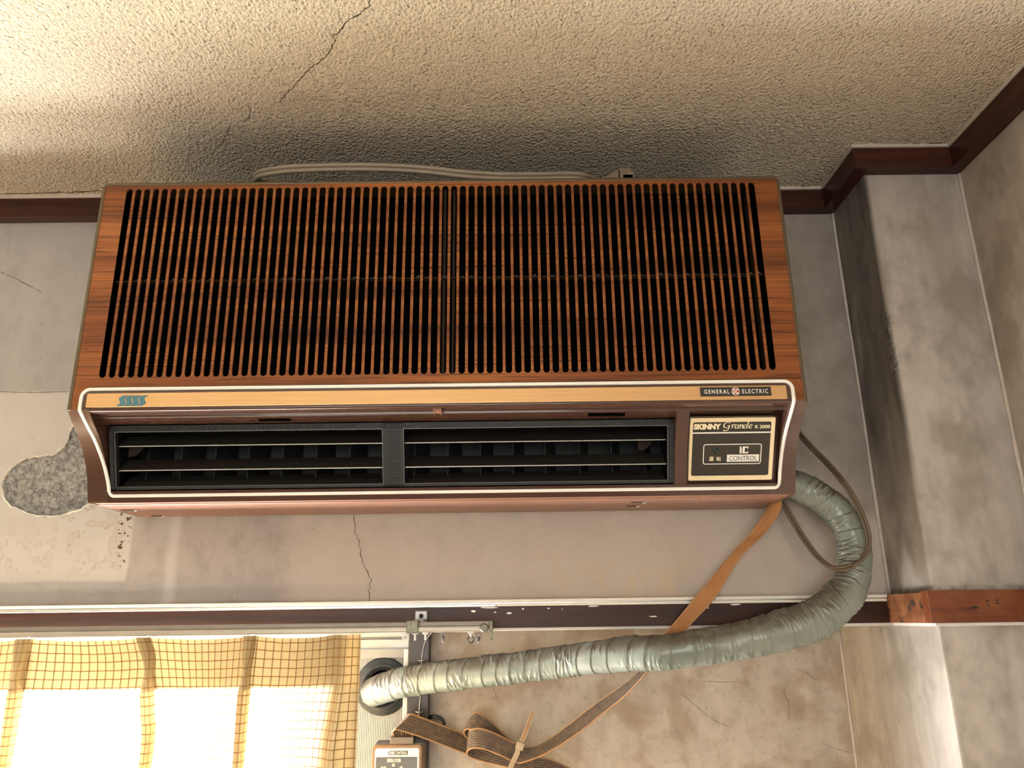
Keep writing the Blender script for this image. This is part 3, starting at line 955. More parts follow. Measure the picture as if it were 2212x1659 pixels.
wr = MB().box(XR, 0.80, -3.7, -DP + 0.02, 0.0, ZC).build('wall_right', 'wall_right')
struct(wr, 'mottled grey plaster wall at the right edge', 'wall')
mb = MB()
mb.box(-2.45, -1.50, -3.7, -3.6, 0, ZC)
mb.box(0.40, 0.80, -3.7, -3.6, 0, ZC)
mb.box(-1.50, 0.40, -3.7, -3.6, 2.05, ZC)
mb.box(-1.50, 0.40, -3.7, -3.6, 0, 0.85)
wf = mb.build('wall_front', 'wall_room')
struct(wf, 'plain plaster wall behind the camera', 'wall')
wlft = MB().box(-2.45, -2.30, -3.6, 0.004, 0, ZC).build('wall_left', 'wall_room')
struct(wlft, 'plain plaster wall on the far left', 'wall')

# pale plaster beads in the inner corners
bd = MB()
for (x, y, z0, z1) in ((XP, 0.0, 1.679, 2.264), (XR, -DP, 1.681, 2.264), (XP, YL, 0.0, 1.645)):
    pts = [(x - 0.001 + 0.0008 * noise.noise(Vector((z0 + i * .3, x, y))), y - 0.001, z0 + (z1 - z0) * i / 30) for i in range(31)]
    bd.tube(pts, [0.0026 + 0.0009 * noise.noise(Vector((i * .7, x, 2))) for i in range(31)], 8)
o = bd.build('trim_1', 'bead', None, True)
struct(o, 'pale plaster bead in the inner wall corners', 'trim')

# dark wooden cornice
T = 0.0201
ZS = 2.2634


def strip(name, b, mat, label, bev=0.0006):
    o = MB().bbox(*b, bev).build(name, mat)
    return struct(o, label, 'trim')


t2 = strip('trim_2', (-2.30, XP - T, -T, 0.0, ZS, ZC - .0005), 'cornice_x', 'dark wooden cornice strip along the back wall')
t3 = strip('trim_3', (XP - T, XP, -DP - .0005, 0.0, ZS, ZC - .0005), 'cornice_y', 'dark wooden cornice on the left cheek of the pillar')
t4 = strip('trim_4', (XP - T, XR - T, -DP - T, -DP, ZS, ZC - .0005), 'cornice_x', 'dark wooden cornice across the pillar front')
t5 = strip('trim_5', (XR - T, XR, -3.6, -DP, ZS, ZC - .0005), 'cornice_y', 'dark wooden cornice along the right wall')
# thin plaster lip between cornice and ceiling
e = 0.003
for par, b in ((t2, (-2.30, XP - T - e, -T - e, -T + .002, 2.2955, ZC)), (t3, (XP - T - e, XP - T + .002, -DP - T + .0021, -T - e - .0001, 2.2955, ZC)),
               (t4, (XP - T - e, XR - T, -DP - T - e, -DP - T + .002, 2.2955, ZC)), (t5, (XR - T - e, XR - T + .002, -3.6, -DP - T - e - .0001, 2.2955, ZC))):
    MB().box(*b).build('plaster_lip', 'bead', par)

# wooden rail (at lintel height) with its white ledge
r1 = strip('trim_6', (-2.30, 0.504, -0.02, 0.0, 1.643, 1.6705), 'rail_x', 'dark varnished wooden rail along the wall above the curtain')
r2 = strip('trim_7', (0.504, XP, -0.1125, 0.0, 1.643, 1.679), 'rail_worn', 'short worn brown rail on the pillar cheek')
r3 = strip('trim_8', (0.504, XR, -0.127, -DP, 1.643, 1.681), 'rail_red', 'red brown wooden rail across the pillar front')
r4 = strip('trim_9', (0.643, XR, -3.6, -0.127, 1.643, 1.681), 'cornice_y', 'wooden rail along the right wall')
mb = MB()
mb.bbox(-2.30, 0.5035, -0.0245, 0.0, 1.6752, 1.6795, 0.0013)
mb.build('ledge_bead', 'white_trim', r1)
mb = MB()
mb.bbox(-0.02, 0.5035, -0.0225, 0.0, 1.6705, 1.6742, 0.0012)
mb.build('ledge_bead', 'white_trim', r1)
MB().box(-2.30, 0.5035, -0.019, 0.0, 1.6705, 1.6760).build('ledge_groove', 'alu_trim', r1)
MB().bbox(-2.30, -0.02, -0.0225, 0.0, 1.6700, 1.6742, 0.0012).build('ledge_bead', 'alu_trim', r1)
# white plaster line under the rail
MB().bbox(-0.127, XP, -0.012, 0.004, 1.6392, 1.6432, 0.0008).build('under_rail_line', 'white_trim', r1)
MB().bbox(XP - .008, XP + .002, -0.115, -0.012, 1.6392, 1.6432, 0.0008).build('under_rail_line', 'white_trim', r2)
MB().bbox(0.512, XR, -0.119, -DP + .002, 1.6392, 1.6432, 0.0008).build('under_rail_line', 'white_trim', r3)
# flaked white paint on the rail
rnd = random.Random(12)
fk = MB()
for (x, z, sx, sz) in ((-0.0505, 1.6648, .0035, .0016), (-0.0215, 1.6632, .0018, .0010), (-0.003, 1.6618, .0036, .0016), (0.0155, 1.6670, .002, .0013),
                       (0.262, 1.6655, .003, .0015), (0.05, 1.6672, .002, .001), (0.068, 1.666, .0012, .0006), (0.19, 1.655, .006, .0008), (-0.03, 1.6692, .013, .0012), (0.11, 1.6692, .01, .001), (0.30, 1.6690, .009, .0011)):
    k = 9
    pts = [(x + sx * math.cos(2 * PI * i / k) * rnd.uniform(.6, 1.2), -0.0204, z + sz * math.sin(2 * PI * i / k) * rnd.uniform(.6, 1.2)) for i in range(k)]
    bk = [(p[0], -0.0196, p[2]) for p in pts]
    fk.add(pts + bk, [tuple(range(k))] + [(i, (i + 1) % k, (i + 1) % k + k, i + k) for i in range(k)])
tag(fk.build('flaked_paint', 'white_trim', r1), kind='stuff')
# nail hole and split wood in the worn block
hk = MB()
for (y, z, a, b) in ((-0.088, 1.667, .007, .0045), (-0.078, 1.662, .003, .006), (-0.02, 1.659, .004, .0022), (-0.012, 1.6665, .010, .0008)):
    pts = [(0.5037, y + a * math.cos(2 * PI * i / 8) * rnd.uniform(.6, 1.2), z + b * math.sin(2 * PI * i / 8) * rnd.uniform(.6, 1.2)) for i in range(8)]
    bk = [(0.505, p[1], p[2]) for p in pts]
    hk.add(pts + bk, [tuple(range(8))] + [(i, (i + 1) % 8, (i + 1) % 8 + 8, i + 8) for i in range(8)])
hk.build('split_knot', 'crack', r2)
hk = MB()
for (x, z, a, b) in ((0.575, 1.6675, .0022, .0011), (0.587, 1.6685, .0022, .0012), (0.575, 1.6625, .0022, .0008), (0.587, 1.6648, .002, .0011), (0.559, 1.6605, .004, .002), (0.551, 1.660, .008, .0006)):
    pts = [(x + a * math.cos(2 * PI * i / 8), -0.1273, z + b * math.sin(2 * PI * i / 8)) for i in range(8)]
    bk = [(p[0], -0.1265, p[2]) for p in pts]
    hk.add(pts + bk, [tuple(range(8))] + [(i, (i + 1) % 8, (i + 1) % 8 + 8, i + 8) for i in range(8)])
hk.build('nail_hole', 'crack', r3)

# window behind the curtain
w1 = MB()
w1.bbox(-2.2, -0.127, 0.196, 0.226, 1.612, 1.626, 0.001)
w1.bbox(-2.2, -0.127, 0.190, 0.226, 1.630, 1.6405, 0.001)
w1.box(-2.2, -0.127, 0.215, 0.23, 1.62, 1.64)
w1.bbox(-2.2, -0.127, 0.19, 0.25, 0.06, 0.10, 0.002)
w1.bbox(-2.2, -2.17, 0.19, 0.25, 0.10, 1.612, 0.002)
w1.bbox(-1.30, -1.26, 0.19, 0.25, 0.10, 1.612, 0.002)
w1.bbox(-0.392, -0.370, 0.198, 0.24, 0.10, 1.612, 0.002)
win1 = w1.build('window_1', 'alu')
struct(win1, 'aluminium window behind the yellow checked curtain', 'window')
MB().box(-2.17, -1.30, 0.221, 0.225, 0.10, 1.612).build('pane', 'glass', win1)
MB().box(-1.26, -0.392, 0.214, 0.218, 0.10, 1.612).build('pane', 'glass', win1)
MB().bbox(-0.1605, -0.127, 0.168, 0.23, 0.06, 1.642, 0.002).build('jamb', 'jamb', win1)
MB().bbox(-0.168, -0.1605, 0.176, 0.23, 0.06, 1.612, 0.001).build('jamb_channel', 'alu', win1)
# ribbed white infill panel that carries the pipe sleeve
rb = MB()
x0, x1 = -0.370, -0.168
nr_ = 77
vv, ff = [], []
for i in range(nr_):
    a = x0 + (x1 - x0) * i / nr_
    p = (x1 - x0) / nr_
    for (dx, y) in ((0, 0.1900), (p * .30, 0.1893), (p * .70, 0.1893), (p, 0.1900)):
        vv.append((a + dx, y, 0.10))
        vv.append((a + dx, y, 1.603))
m = len(vv) // 2
ff = [(2 * i, 2 * i + 2, 2 * i + 3, 2 * i + 1) for i in range(m - 1)]
rb.add(vv, ff)
rb.box(x0, x1, 0.1905, 0.196, 0.10, 1.603)
rb.build('ribbed_panel', 'panel_white', win1)
MB().bbox(x0, x1, 0.187, 0.197, 1.598, 1.612, 0.0012).build('panel_cap', 'panel_white', win1)

# unseen transom added further left above the rail so daylight grazes the ceiling
w2 = MB()
for (a, b) in ((-2.20, -2.17), (-1.53, -1.50), (-0.86, -0.83)):
    w2.bbox(a, b, 0.10, 0.14, 1.672, 2.13, 0.002)
w2.bbox(-2.17, -0.86, 0.10, 0.14, 2.10, 2.13, 0.002)
w2.bbox(-2.17, -0.86, 0.10, 0.14, 1.672, 1.70, 0.002)
win2 = w2.build('added_window_2', 'alu')
struct(win2, 'added unseen transom window above the rail, left of the air conditioner', 'window')
MB().box(-2.17, -1.53, 0.118, 0.122, 1.70, 2.10).build('pane', 'glass', win2)
MB().box(-1.50, -0.86, 0.118, 0.122, 1.70, 2.10).build('pane', 'glass', win2)
w3 = MB()  # assumed window behind the camera, added to light the front
for (a, b) in ((-1.50, -1.46), (-0.575, -0.525), (0.36, 0.40)):
    w3.bbox(a, b, -3.68, -3.63, 0.85, 2.05, 0.002)
w3.bbox(-1.46, 0.36, -3.68, -3.63, 2.01, 2.05, 0.002)
w3.bbox(-1.46, 0.36, -3.68, -3.63, 0.85, 0.90, 0.002)
win3 = w3.build('added_window_3', 'alu')
struct(win3, 'assumed two-pane window, unseen, added behind the camera for front light', 'window')
MB().box(-1.46, -0.575, -3.657, -3.653, 0.90, 2.01).build('pane', 'glass', win3)
MB().box(-0.525, 0.36, -3.657, -3.653, 0.90, 2.01).build('pane', 'glass', win3)

# ================================================================ AIR CONDITIONER
XL_, XR_ = -0.524, 0.356
ZT, ZF, ZB = 2.2031, 1.8985, 1.7985
YF, YB = -0.2097, -0.1345
ac = empty('air_conditioner', (-0.084, 0.0, ZB))
tag(ac, 'wood-grain wall air conditioner with slotted grille, gold strip and dark louvers', 'air conditioner')
PROF = [(-0.2097, 1.8985), (-0.2040, 1.8932), (-0.1955, 1.8858), (-0.1870, 1.8795), (-0.1770, 1.8715), (-0.1675, 1.8620), (-0.1590, 1.8520),
        (-0.1510, 1.8395), (-0.1450, 1.8270), (-0.1400, 1.8130), (-0.1365, 1.8010), (-0.1345, 1.7985)]


def prof_y(z):
    if z >= ZF:
        return YF
    for a, b in zip(PROF[:-1], PROF[1:]):
        if b[1] <= z <= a[1]:
            t = (a[1] - z) / (a[1] - b[1])
            return a[0] + (b[0] - a[0]) * t
    return YB


# --- rear chassis, sides and bottom tray
mb = MB()
mb.box(XL_ + .014, XR_ - .014, -0.150, 0.0, 1.925, ZT - .012)
mb.box(XL_ + .014, XR_ - .014, -0.070, 0.0, ZB + .004, 1.925)
mb.build('chassis', 'black', ac)
for (a, b) in ((XL_, XL_ + .004), (XR_ - .004, XR_)):
    poly = [(p[0] + .0006, p[1]) for p in PROF] + [(-0.001, ZB), (-0.001, ZT - .001), (YF + .010, ZT - .001), (YF + .004, ZT - .003), (YF + .0012, ZT - .010)]
    MB().prism_x(poly, a, b).build('side_panel', 'edge_trim', ac)
MB().box(XL_ + .004, XR_ - .004, YF + .006, -0.001, ZT - .004, ZT - .001).build('top_panel', 'edge_trim', ac)
# bottom tray: front lip bead, then the flat underside
bt = MB()
bt.bbox(XL_ + .002, XR_ - .002, -0.118, -0.0005, ZB - .0005, ZB + .010, 0.003)
bt.bbox(XL_ + .001, XR_ - .001, YB + .0015, -0.112, ZB + .0008, ZB + .008, 0.0015)
tray = bt.build('bottom_tray', 'brown_metal', ac)
for (x, y, l) in ((0.168, -0.086, .010), (0.1654, -0.052, .009), (-0.5005, -0.075, .011), (-0.489, -0.014, .010)):
    MB().bbox(x - l, x + l * .6, y - .0030, y + .0030, ZB - .0012, ZB + .002, 0.0008).build('tray_slot', 'crack', tray)
    MB().lathe((x + l * .75, y, ZB - .0012), (0, 0, -1), [(0.0, .0016), (.0016, .0013), (.0026, .0006), (.0028, 0)], 14).build('tray_screw', 'screw', tray, True)
rnd = random.Random(31)
ds = MB()
for i in range(130):
    x = rnd.gauss(0.30, 0.06) if i < 70 else rnd.uniform(-0.45, 0.34)
    if x > XR_ - .008:
        continue
    y = rnd.uniform(-0.108, -0.01) if i > 40 else rnd.gauss(-.09, .012)
    r = rnd.uniform(.0003, .0009)
    ds.add([(x - r, y, ZB - .0007), (x, y - r, ZB - .0009), (x + r, y, ZB - .0007), (x, y + r, ZB - .0008), (x, y, ZB - .0004)], [(0, 1, 2, 3), (0, 1, 4), (1, 2, 4), (2, 3, 4), (3, 0, 4)])
tag(ds.build('dust_specks', 'white_trim', tray), kind='stuff')

# --- wood-grain grille panel with rounded slots; every bar between slots is a slat
PITCH = 0.011366
XS0 = -0.4882
NS = 72
RW = 0.0040                       # slot half-width
ZG0, ZG1 = 1.9375, 2.1945          # slot ends
ZA0, ZA1 = ZG0 + RW, ZG1 - RW      # centres of the end arcs
PX0, PX1, PZ1 = XL_ + .0035, XR_ - .0035, ZT - .0035
ZW = 1.9262                        # lower edge of the wood above the cream frame
FX0, FX1 = -0.5116, 0.3420         # outside of the cream frame
TH = 0.0022
panel_top, panel_bot = [], []
for i in range(NS):
    xc = XS0 + PITCH * i
    for k in range(9):
        a = PI * (1 - k / 8)
        panel_top.append((xc + RW * math.cos(a), ZA1 + RW * math.sin(a)))
        panel_bot.append((xc + RW * math.cos(a), ZA0 - RW * math.sin(a)))


def sheet(mb, cols, y0, th):
    """cols: list of (x, z_low, z_high); quads between neighbours, with thickness"""
    n_ = len(cols)
    f0 = [(c[0], y0, c[1]) for c in cols] + [(c[0], y0, c[2]) for c in cols]
    b0 = [(c[0], y0 + th, c[1]) for c in cols] + [(c[0], y0 + th, c[2]) for c in cols]
    fs = []
    for i in range(n_ - 1):
        fs.append((i, i + 1, n_ + i + 1, n_ + i))
        fs.append((2 * n_ + i, 2 * n_ + i + 1, i + 1, i))
        fs.append((n_ + i, n_ + i + 1, 3 * n_ + i + 1, 3 * n_ + i))
    mb.add(f0 + b0, fs)


mb = MB()
sheet(mb, [(p[0], p[1], PZ1) for p in panel_top], YF, TH)
sheet(mb, [(p[0], ZW, p[1]) for p in panel_bot], YF, TH)
xa, xb = XS0 - RW, XS0 + PITCH * (NS - 1) + RW
# side stiles (rounded upper corners)
cr = 0.005
cols = [(PX0, ZW, PZ1 - cr)] + [(PX0 + cr - cr * math.cos(a), ZW, PZ1 - cr + cr * math.sin(a)) for a in (PI / 8, PI / 4, 3 * PI / 8, PI / 2)] + [(xa, ZW, PZ1)]
sheet(mb, cols, YF, TH)
cols = [(xb, ZW, PZ1)] + [(PX1 - cr + cr * math.sin(a), ZW, PZ1 - cr + cr * math.cos(a)) for a in (0, PI / 8, PI / 4, 3 * PI / 8)] + [(PX1, ZW, PZ1 - cr)]
sheet(mb, cols, YF, TH)
# wood on both sides of the frame, down to the fold
sheet(mb, [(PX0, ZF, ZW), (FX0 + .002, ZF, ZW)], YF, TH)
sheet(mb, [(FX1 - .002, ZF, ZW), (PX1, ZF, ZW)], YF, TH)
# wood in the two corners outside the rounded frame
for (xo, sg) in ((FX0 + .0005, 1), (FX1 - .0005, -1)):
    pts = [(xo, 1.9275)] + [(xo + sg * (.0115 - .0115 * math.cos(a)), 1.9247 - .0115 + .0115 * math.sin(a)) for a in (0, PI / 12, PI / 6, PI / 4, PI / 3, 5 * PI / 12, PI / 2)] + [(xo + sg * .0115, 1.9275)]
    mb.add([(p[0], YF - .0001, p[1]) for p in pts], [tuple(range(len(pts)))])
grille = mb.build('grille_panel', 'laminate', ac)
# one slat, then copies
sl = MB()
sl.box(-(PITCH / 2 - RW), PITCH / 2 - RW, YF, YF + .0022, ZA0, ZA1)
slat0 = sl.build('slat', 'laminate', grille)
base = XS0 + PITCH / 2
slat0.location.x = base
for i in range(1, NS - 1):
    cpy = slat0.copy()
    COL.objects.link(cpy)
    cpy.parent = grille
    cpy.matrix_parent_inverse = slat0.matrix_parent_inverse.copy()
    cpy.location.x = base + PITCH * i
# bronze edge round the wood panel
ed = MB()
ed.bbox(XL_, XL_ + .0042, YF - .0008, YF + .012, ZF - .001, ZT - .004, 0.0012)
ed.bbox(XR_ - .0042, XR_, YF - .0008, YF + .012, ZF - .001, ZT - .004, 0.0012)
ed.bbox(XL_ + .004, XR_ - .004, YF - .0008, YF + .012, ZT - .0042, ZT, 0.0012)
for (cx, sg) in ((XL_ + .0055, -1), (XR_ - .0055, 1)):
    pts = [(cx + sg * .0034 * math.sin(a), YF + .003, ZT - .0055 + .0034 * math.cos(a)) for a in (0, PI / 8, PI / 4, 3 * PI / 8, PI / 2)]
    ed.tube(pts, .0024, 8)
ed.build('panel_edge', 'edge_trim', ac)
# inside: filter screen, dusty cross rib, two uprights
MB().box(XL_ + .014, XR_ - .014, -0.186, -0.184, 1.925, ZT - .010).build('filter_screen', 'black', ac)
rib = MB().box(XS0 - .006, xb + .003, -0.2025, -0.194, 2.0662, 2.0678).build('cross_rib', 'rib', ac)
rnd = random.Random(3)
du = MB()
for i in range(NS):
    if rnd.random() < 0.25:
        continue
    x = XS0 + PITCH * i
    hgt = rnd.uniform(.0004, .0042)
    pts = []
    for k in range(7):
        u = k / 6
        pts.append((x - RW + 2 * RW * u, -0.2015 + rnd.uniform(-.001, .002), 2.0680 + hgt * (math.sin(PI * u) * rnd.uniform(.5, 1.2))))
    bs = [(p[0], -0.200, 2.0678) for p in pts]
    du.add(pts + bs, [(k, k + 1, 8 + k, 7 + k) for k in range(6)])
tag(du.build('dust_fluff', 'dust', rib), kind='stuff')
for (x, wd) in ((XS0 + PITCH * 36 - .0010, .0032), (XS0 + PITCH * 37 - .0005, .0026), (XS0 + PITCH * 49 - .003, .0014), (xb - .0068, .0016)):
    MB().box(x - wd / 2, x + wd / 2, -0.2000, -0.186, ZG0 - .004, ZG1).build('upright', 'rib', ac)

# --- brown lower fascia
fa = MB()
OX0, OX1 = -0.4985, 0.3340          # sides of the recessed mouth


def cheek(mb, x0, x1):
    P = [p for p in PROF]
    n_ = len(P)
    mb.add([(x0, p[0], p[1]) for p in P] + [(x1, p[0], p[1]) for p in P], [(i, i + 1, n_ + i + 1, n_ + i) for i in range(n_ - 1)])


cheek(fa, XL_ + .0005, OX0)
cheek(fa, OX1, XR_ - .0005)
# louver plane (sloping back towards the bottom)
LT = (-0.1640, 1.8900)
LB = (-0.1365, 1.8105)
# inner cheek walls of the mouth
for x in (OX0, OX1):
    P = [p for p in PROF if p[1] > LB[1]]
    poly = P + [(LB[0], LB[1]), (LT[0] + .010, LT[1]), (LT[0] + .010, ZF)]
    fa.add([(x, p[0], p[1]) for p in poly], [tuple(range(len(poly)))])
# bottom lip below the louvers
fa.add([(OX0, -0.1395, 1.8120), (OX1, -0.1395, 1.8120), (OX1, YB, ZB), (OX0, YB, ZB), (OX0, LB[0] + .012, 1.8115), (OX1, LB[0] + .012, 1.8115)],
       [(0, 1, 2, 3), (4, 5, 1, 0)])
fascia = fa.build('fascia', 'brown', ac, False)
for p in fascia.data.polygons:
    p.use_smooth = True
fascia.data.set_sharp_from_angle(angle=math.radians(35))
# header: dark plate behind the gold strip and its grooved underside
hd = MB()
hp = [(YF + .0006, 1.9262), (YF + .0006, 1.8985), (YF + .0020, 1.8965), (-0.1990, 1.8953), (-0.1985, 1.8975), (-0.1865, 1.8975), (-0.1860, 1.8940),
      (LT[0], LT[1] + .0005), (LT[0], LT[1] + .006), (-0.170, ZW)]
hd.prism_x(hp, FX0 + .004, FX1 - .004)
bm = bmesh.new()
vs__ = [bm.verts.new(p) for p in hd.v]
for f in hd.f:
    bm.faces.new([vs__[i] for i in f])
bmesh.ops.recalc_face_normals(bm, faces=bm.faces[:])
bmesh.ops.bevel(bm, geom=[e for e in bm.edges if abs(e.verts[0].co.x - e.verts[1].co.x) > .5], offset=.0007, segments=3, affect='EDGES', profile=.5)
hd = MB()
hd.from_bm(bm)
bm.free()
header = hd.build('header', 'brown', ac, True)
header.data.set_sharp_from_angle(angle=math.radians(60))
for (x, y, wd, dp) in ((-0.2877, -0.1745, .0195, .0032), (0.1195, -0.1790, .0225, .0034)):
    MB().box(x - wd, x + wd, y - dp, y + dp, 1.8905 + .0006, 1.8935).build('vent_slot', 'black', header)
lt_ = MB()
lt_.bbox(-0.0905, -0.0805, -0.2040, -0.1930, 1.8925, 1.8965, 0.0008)
lt_.bbox(-0.0905, -0.0890, -0.2050, -0.1930, 1.8910, 1.8965, 0.0004)
lt_.bbox(-0.0820, -0.0805, -0.2050, -0.1930, 1.8910, 1.8965, 0.0004)
lt_.build('latch', 'brown_metal', header)
# cream frame line: rounded loop that follows the folded front
loop = []
zt_, zb_ = 1.9232, 1.8068
R1, R2 = 0.010, 0.006
top_x0, top_x1 = -0.5092, 0.3396


def side_x(z, left):
    if z >= ZF:
        return top_x0 if left else top_x1
    t = (ZF - z) / (ZF - zb_)
    return (top_x0 + (-0.4972 - top_x0) * min(1, t * 1.15)) if left else (top_x1 + (0.3358 - top_x1) * min(1, t * 1.15))


for k in range(9):
    a = PI - PI / 2 * k / 8
    loop.append((top_x0 + R1 + R1 * math.cos(a), zt_ - R1 + R1 * math.sin(a)))
for i in range(1, 24):
    loop.append((top_x0 + R1 + (top_x1 - top_x0 - 2 * R1) * i / 24, zt_))
for k in range(9):
    a = PI / 2 - PI / 2 * k / 8
    loop.append((top_x1 - R1 + R1 * math.cos(a), zt_ - R1 + R1 * math.sin(a)))
zz = [1.906, 1.900, 1.8975, 1.894, 1.888, 1.880, 1.872, 1.864, 1.856, 1.848, 1.840, 1.832, 1.824, 1.817]
for z in zz:
    loop.append((side_x(z, False), z))
for k in range(1, 7):
    a = -PI / 2 * k / 6
    loop.append((0.3358 - R2 + R2 * math.cos(a), zb_ + R2 + R2 * math.sin(a)))
for i in range(1, 24):
    loop.append((0.3358 - R2 + (-0.4972 + R2 - 0.3358 + R2) * i / 24, zb_))
for k in range(7):
    a = -PI / 2 - PI / 2 * k / 6
    loop.append((-0.4972 + R2 + R2 * math.cos(a), zb_ + R2 + R2 * math.sin(a)))
for z in reversed(zz):
    loop.append((side_x(z, True), z))
cf = MB()
HW = 0.0021
n = len(loop)
P3 = [Vector((a, prof_y(b) if b > 1.8125 else -0.1385 + (1.8125 - b) * .3, b)) for a, b in loop]
vv = []
for i in range(n):
    t = (P3[(i + 1) % n] - P3[(i - 1) % n]).normalized()
    z = loop[i][1]
    dy = prof_y(z + .003) - prof_y(z - .003)
    nrm = Vector((0, -0.006, dy)).normalized() if z < ZF - .001 else Vector((0, -1, 0))
    s = nrm.cross(t).normalized()
    nrm = t.cross(s).normalized()
    if nrm.y > 0:
        nrm = -nrm
    c = P3[i]
    for (a, h) in ((-1, -.0006), (-1, .0008), (-.6, .0015), (.6, .0015), (1, .0008), (1, -.0006)):
        vv.append(c + s * (HW * a) + nrm * h)
ff = []
for i in range(n):
    j = (i + 1) % n
    for k in range(5):
        ff.append((i * 6 + k, i * 6 + k + 1, j * 6 + k + 1, j * 6 + k))
cf.add(vv, ff)
cf.build('cream_frame', 'cream_line', ac, True)

# --- gold name strip with emblem and badge
gs = MB().bbox(-0.5022, 0.3318, YF - .0012, YF + .002, 1.9008, 1.9178, 0.0006).build('gold_strip', None or 'bezel', ac)
_g2 = G('brushed_gold', 0.36, 0.55, 0.5)
_n = _g2.noise(1.0, 4, 0.7, _g2.map((9, 1, 900)))
_cc = _g2.mix(_g2.ramp(_n, [(0.3, 0.0), (0.7, 1.0)]), (0.60, 0.36, 0.16), (0.75, 0.48, 0.235))
_sp = _g2.math('MULTIPLY', _g2.ramp(_g2.voro(260), [(0.10, 1.0), (0.16, 0.0)]), _g2.ramp(_g2.noise(12, 2), [(0.60, 0.0), (0.66, 0.9)]))
_g2.set('Base Color', _g2.mix(_sp, _cc, (0.10, 0.05, 0.02)))
gs.data.materials[0] = _g2.m
PF = Plane((0, YF - .0012, 0), (1, 0, 0), (0, 0, 1))
for i in range(4):
    x = -0.4660 + 0.0079 * i
    zl, zh = 1.9018, 1.9146
    left, right = [], []
    for k in range(15):
        u = k / 14
        dx = 0.0068 * (u - .5) + 0.0026 * math.sin(2 * PI * (u - .5)) * -1
        left.append((x + .0035 + dx, zl + (zh - zl) * u))
        right.append((x + .0035 + .0064 + dx, zl + (zh - zl) * u))
    wv = MB()
    pts = [PF.p(a, b, .0006) for a, b in left] + [PF.p(a, b, .0006) for a, b in right] + [PF.p(a, b, -.0003) for a, b in left] + [PF.p(a, b, -.0003) for a, b in right]
    q = 15
    wv.add(pts, [(k, q + k, q + k + 1, k + 1) for k in range(q - 1)] + [(k, k + 1, 2 * q + k + 1, 2 * q + k) for k in range(q - 1)] + [(q + k, q + k + 1, 3 * q + k + 1, 3 * q + k) for k in range(q - 1)])
    o = wv.build('wave_emblem', 'blue_print', gs)
bx0, bx1, bz0, bz1 = 0.2284, 0.3130, 1.9049, 1.9160
badge = MB()
PF.solid(badge, [(bx0, bz0), (bx1, bz0), (bx1, bz1), (bx0, bz1)], -.0003, .0008)
bo = badge.build('name_badge', 'black_print', ac)
bw = bx1 - bx0
PF.text('GENERAL', bx0 + bw * .052, bx0 + bw * .412, 1.9077, 1.9130, .00105, 'white_print', bo, bold=0.02, space=1.35)
PF.text('ELECTRIC', bx0 + bw * .590, bx0 + bw * .955, 1.9077, 1.9130, .00105, 'white_print', bo, bold=0.02, space=1.35)
rcx, rcz, rr = bx0 + bw * .498, 1.91045, 0.0049
em = MB()
PF.solid(em, circle(rcx, rcz, rr), 0, .0011)
eo = em.build('emblem_ring', 'white_print', bo)
em = MB()
PF.solid(em, circle(rcx, rcz, rr * .88), .0005, .0013)
em.build('emblem_disc', 'red_print', bo)
em = MB()
for a in (0.6, 2.17, 3.74, 5.31):
    c, s = math.cos(a), math.sin(a)
    PF.strokes(em, [[(rcx + rr * .84 * math.cos(a - .35), rcz + rr * .84 * math.sin(a - .35), .5), (rcx + rr * .72 * c, rcz + rr * .72 * s, 1.3), (rcx + rr * .84 * math.cos(a + .5), rcz + rr * .84 * math.sin(a + .5), .4)]], 0, 1, 0, 1, .0016, .0009)
# intertwined script letters
PF.strokes(em, [[(.42, .74, .6), (.28, .80, .8), (.17, .62, 1.1), (.24, .40, 1.1), (.38, .44, .8), (.40, .62, .6), (.34, .24, 1.0), (.20, .18, .7)],
                [(.80, .70, .7), (.68, .82, .8), (.55, .70, 1.1), (.70, .55, .8), (.56, .50, .8), (.54, .28, 1.2), (.72, .20, 1.0), (.84, .36, .6)],
                [(.40, .52, .5), (.50, .60, .7), (.60, .52, .5)]], rcx - rr * .72, rcx + rr * .72, rcz - rr * .78, rcz + rr * .78, .0016, .0010)
em.build('emblem_script', 'white_print', bo)

# --- louver mouth
LX0, LX1 = -0.4968, 0.2048
lu = Vector((0, LT[0] - LB[0], LT[1] - LB[1]))
LH = lu.length
PL = Plane((0, LB[0] - .0002, LB[1]), (1, 0, 0), lu)


def ring_quad(mb, x0, x1, v0, v1, wx, wv0, wv1, h0, h1):
    PL.ring(mb, [(x0, v0), (x1, v0), (x1, v1), (x0, v1)], [(x0 + wx, v0 + wv0), (x1 - wx, v0 + wv0), (x1 - wx, v1 - wv1), (x0 + wx, v1 - wv1)], h0, h1)


V0, V1 = 0.0035, LH - 0.0008
FRW = 0.0072
lf = MB()
# base frame of the two openings
PL.solid(lf, [(LX0, V1 - FRW), (LX1, V1 - FRW), (LX1, V1), (LX0, V1)], -.010, -.0006)
PL.solid(lf, [(LX0, V0), (LX1, V0), (LX1, V0 + .003), (LX0, V0 + .003)], -.010, -.0006)
PL.solid(lf, [(LX0, V0), (LX0 + FRW, V0), (LX0 + FRW, V1), (LX0, V1)], -.010, -.0006)
PL.solid(lf, [(LX1 - FRW, V0), (LX1, V0), (LX1, V1), (LX1 - FRW, V1)], -.010, -.0006)
DV0, DV1 = -0.1572, -0.1318
PL.solid(lf, [(DV0, V0), (DV1, V0), (DV1, V1), (DV0, V1)], -.010, -.0006)
lframe = lf.build('louver_frame', 'louver', ac)
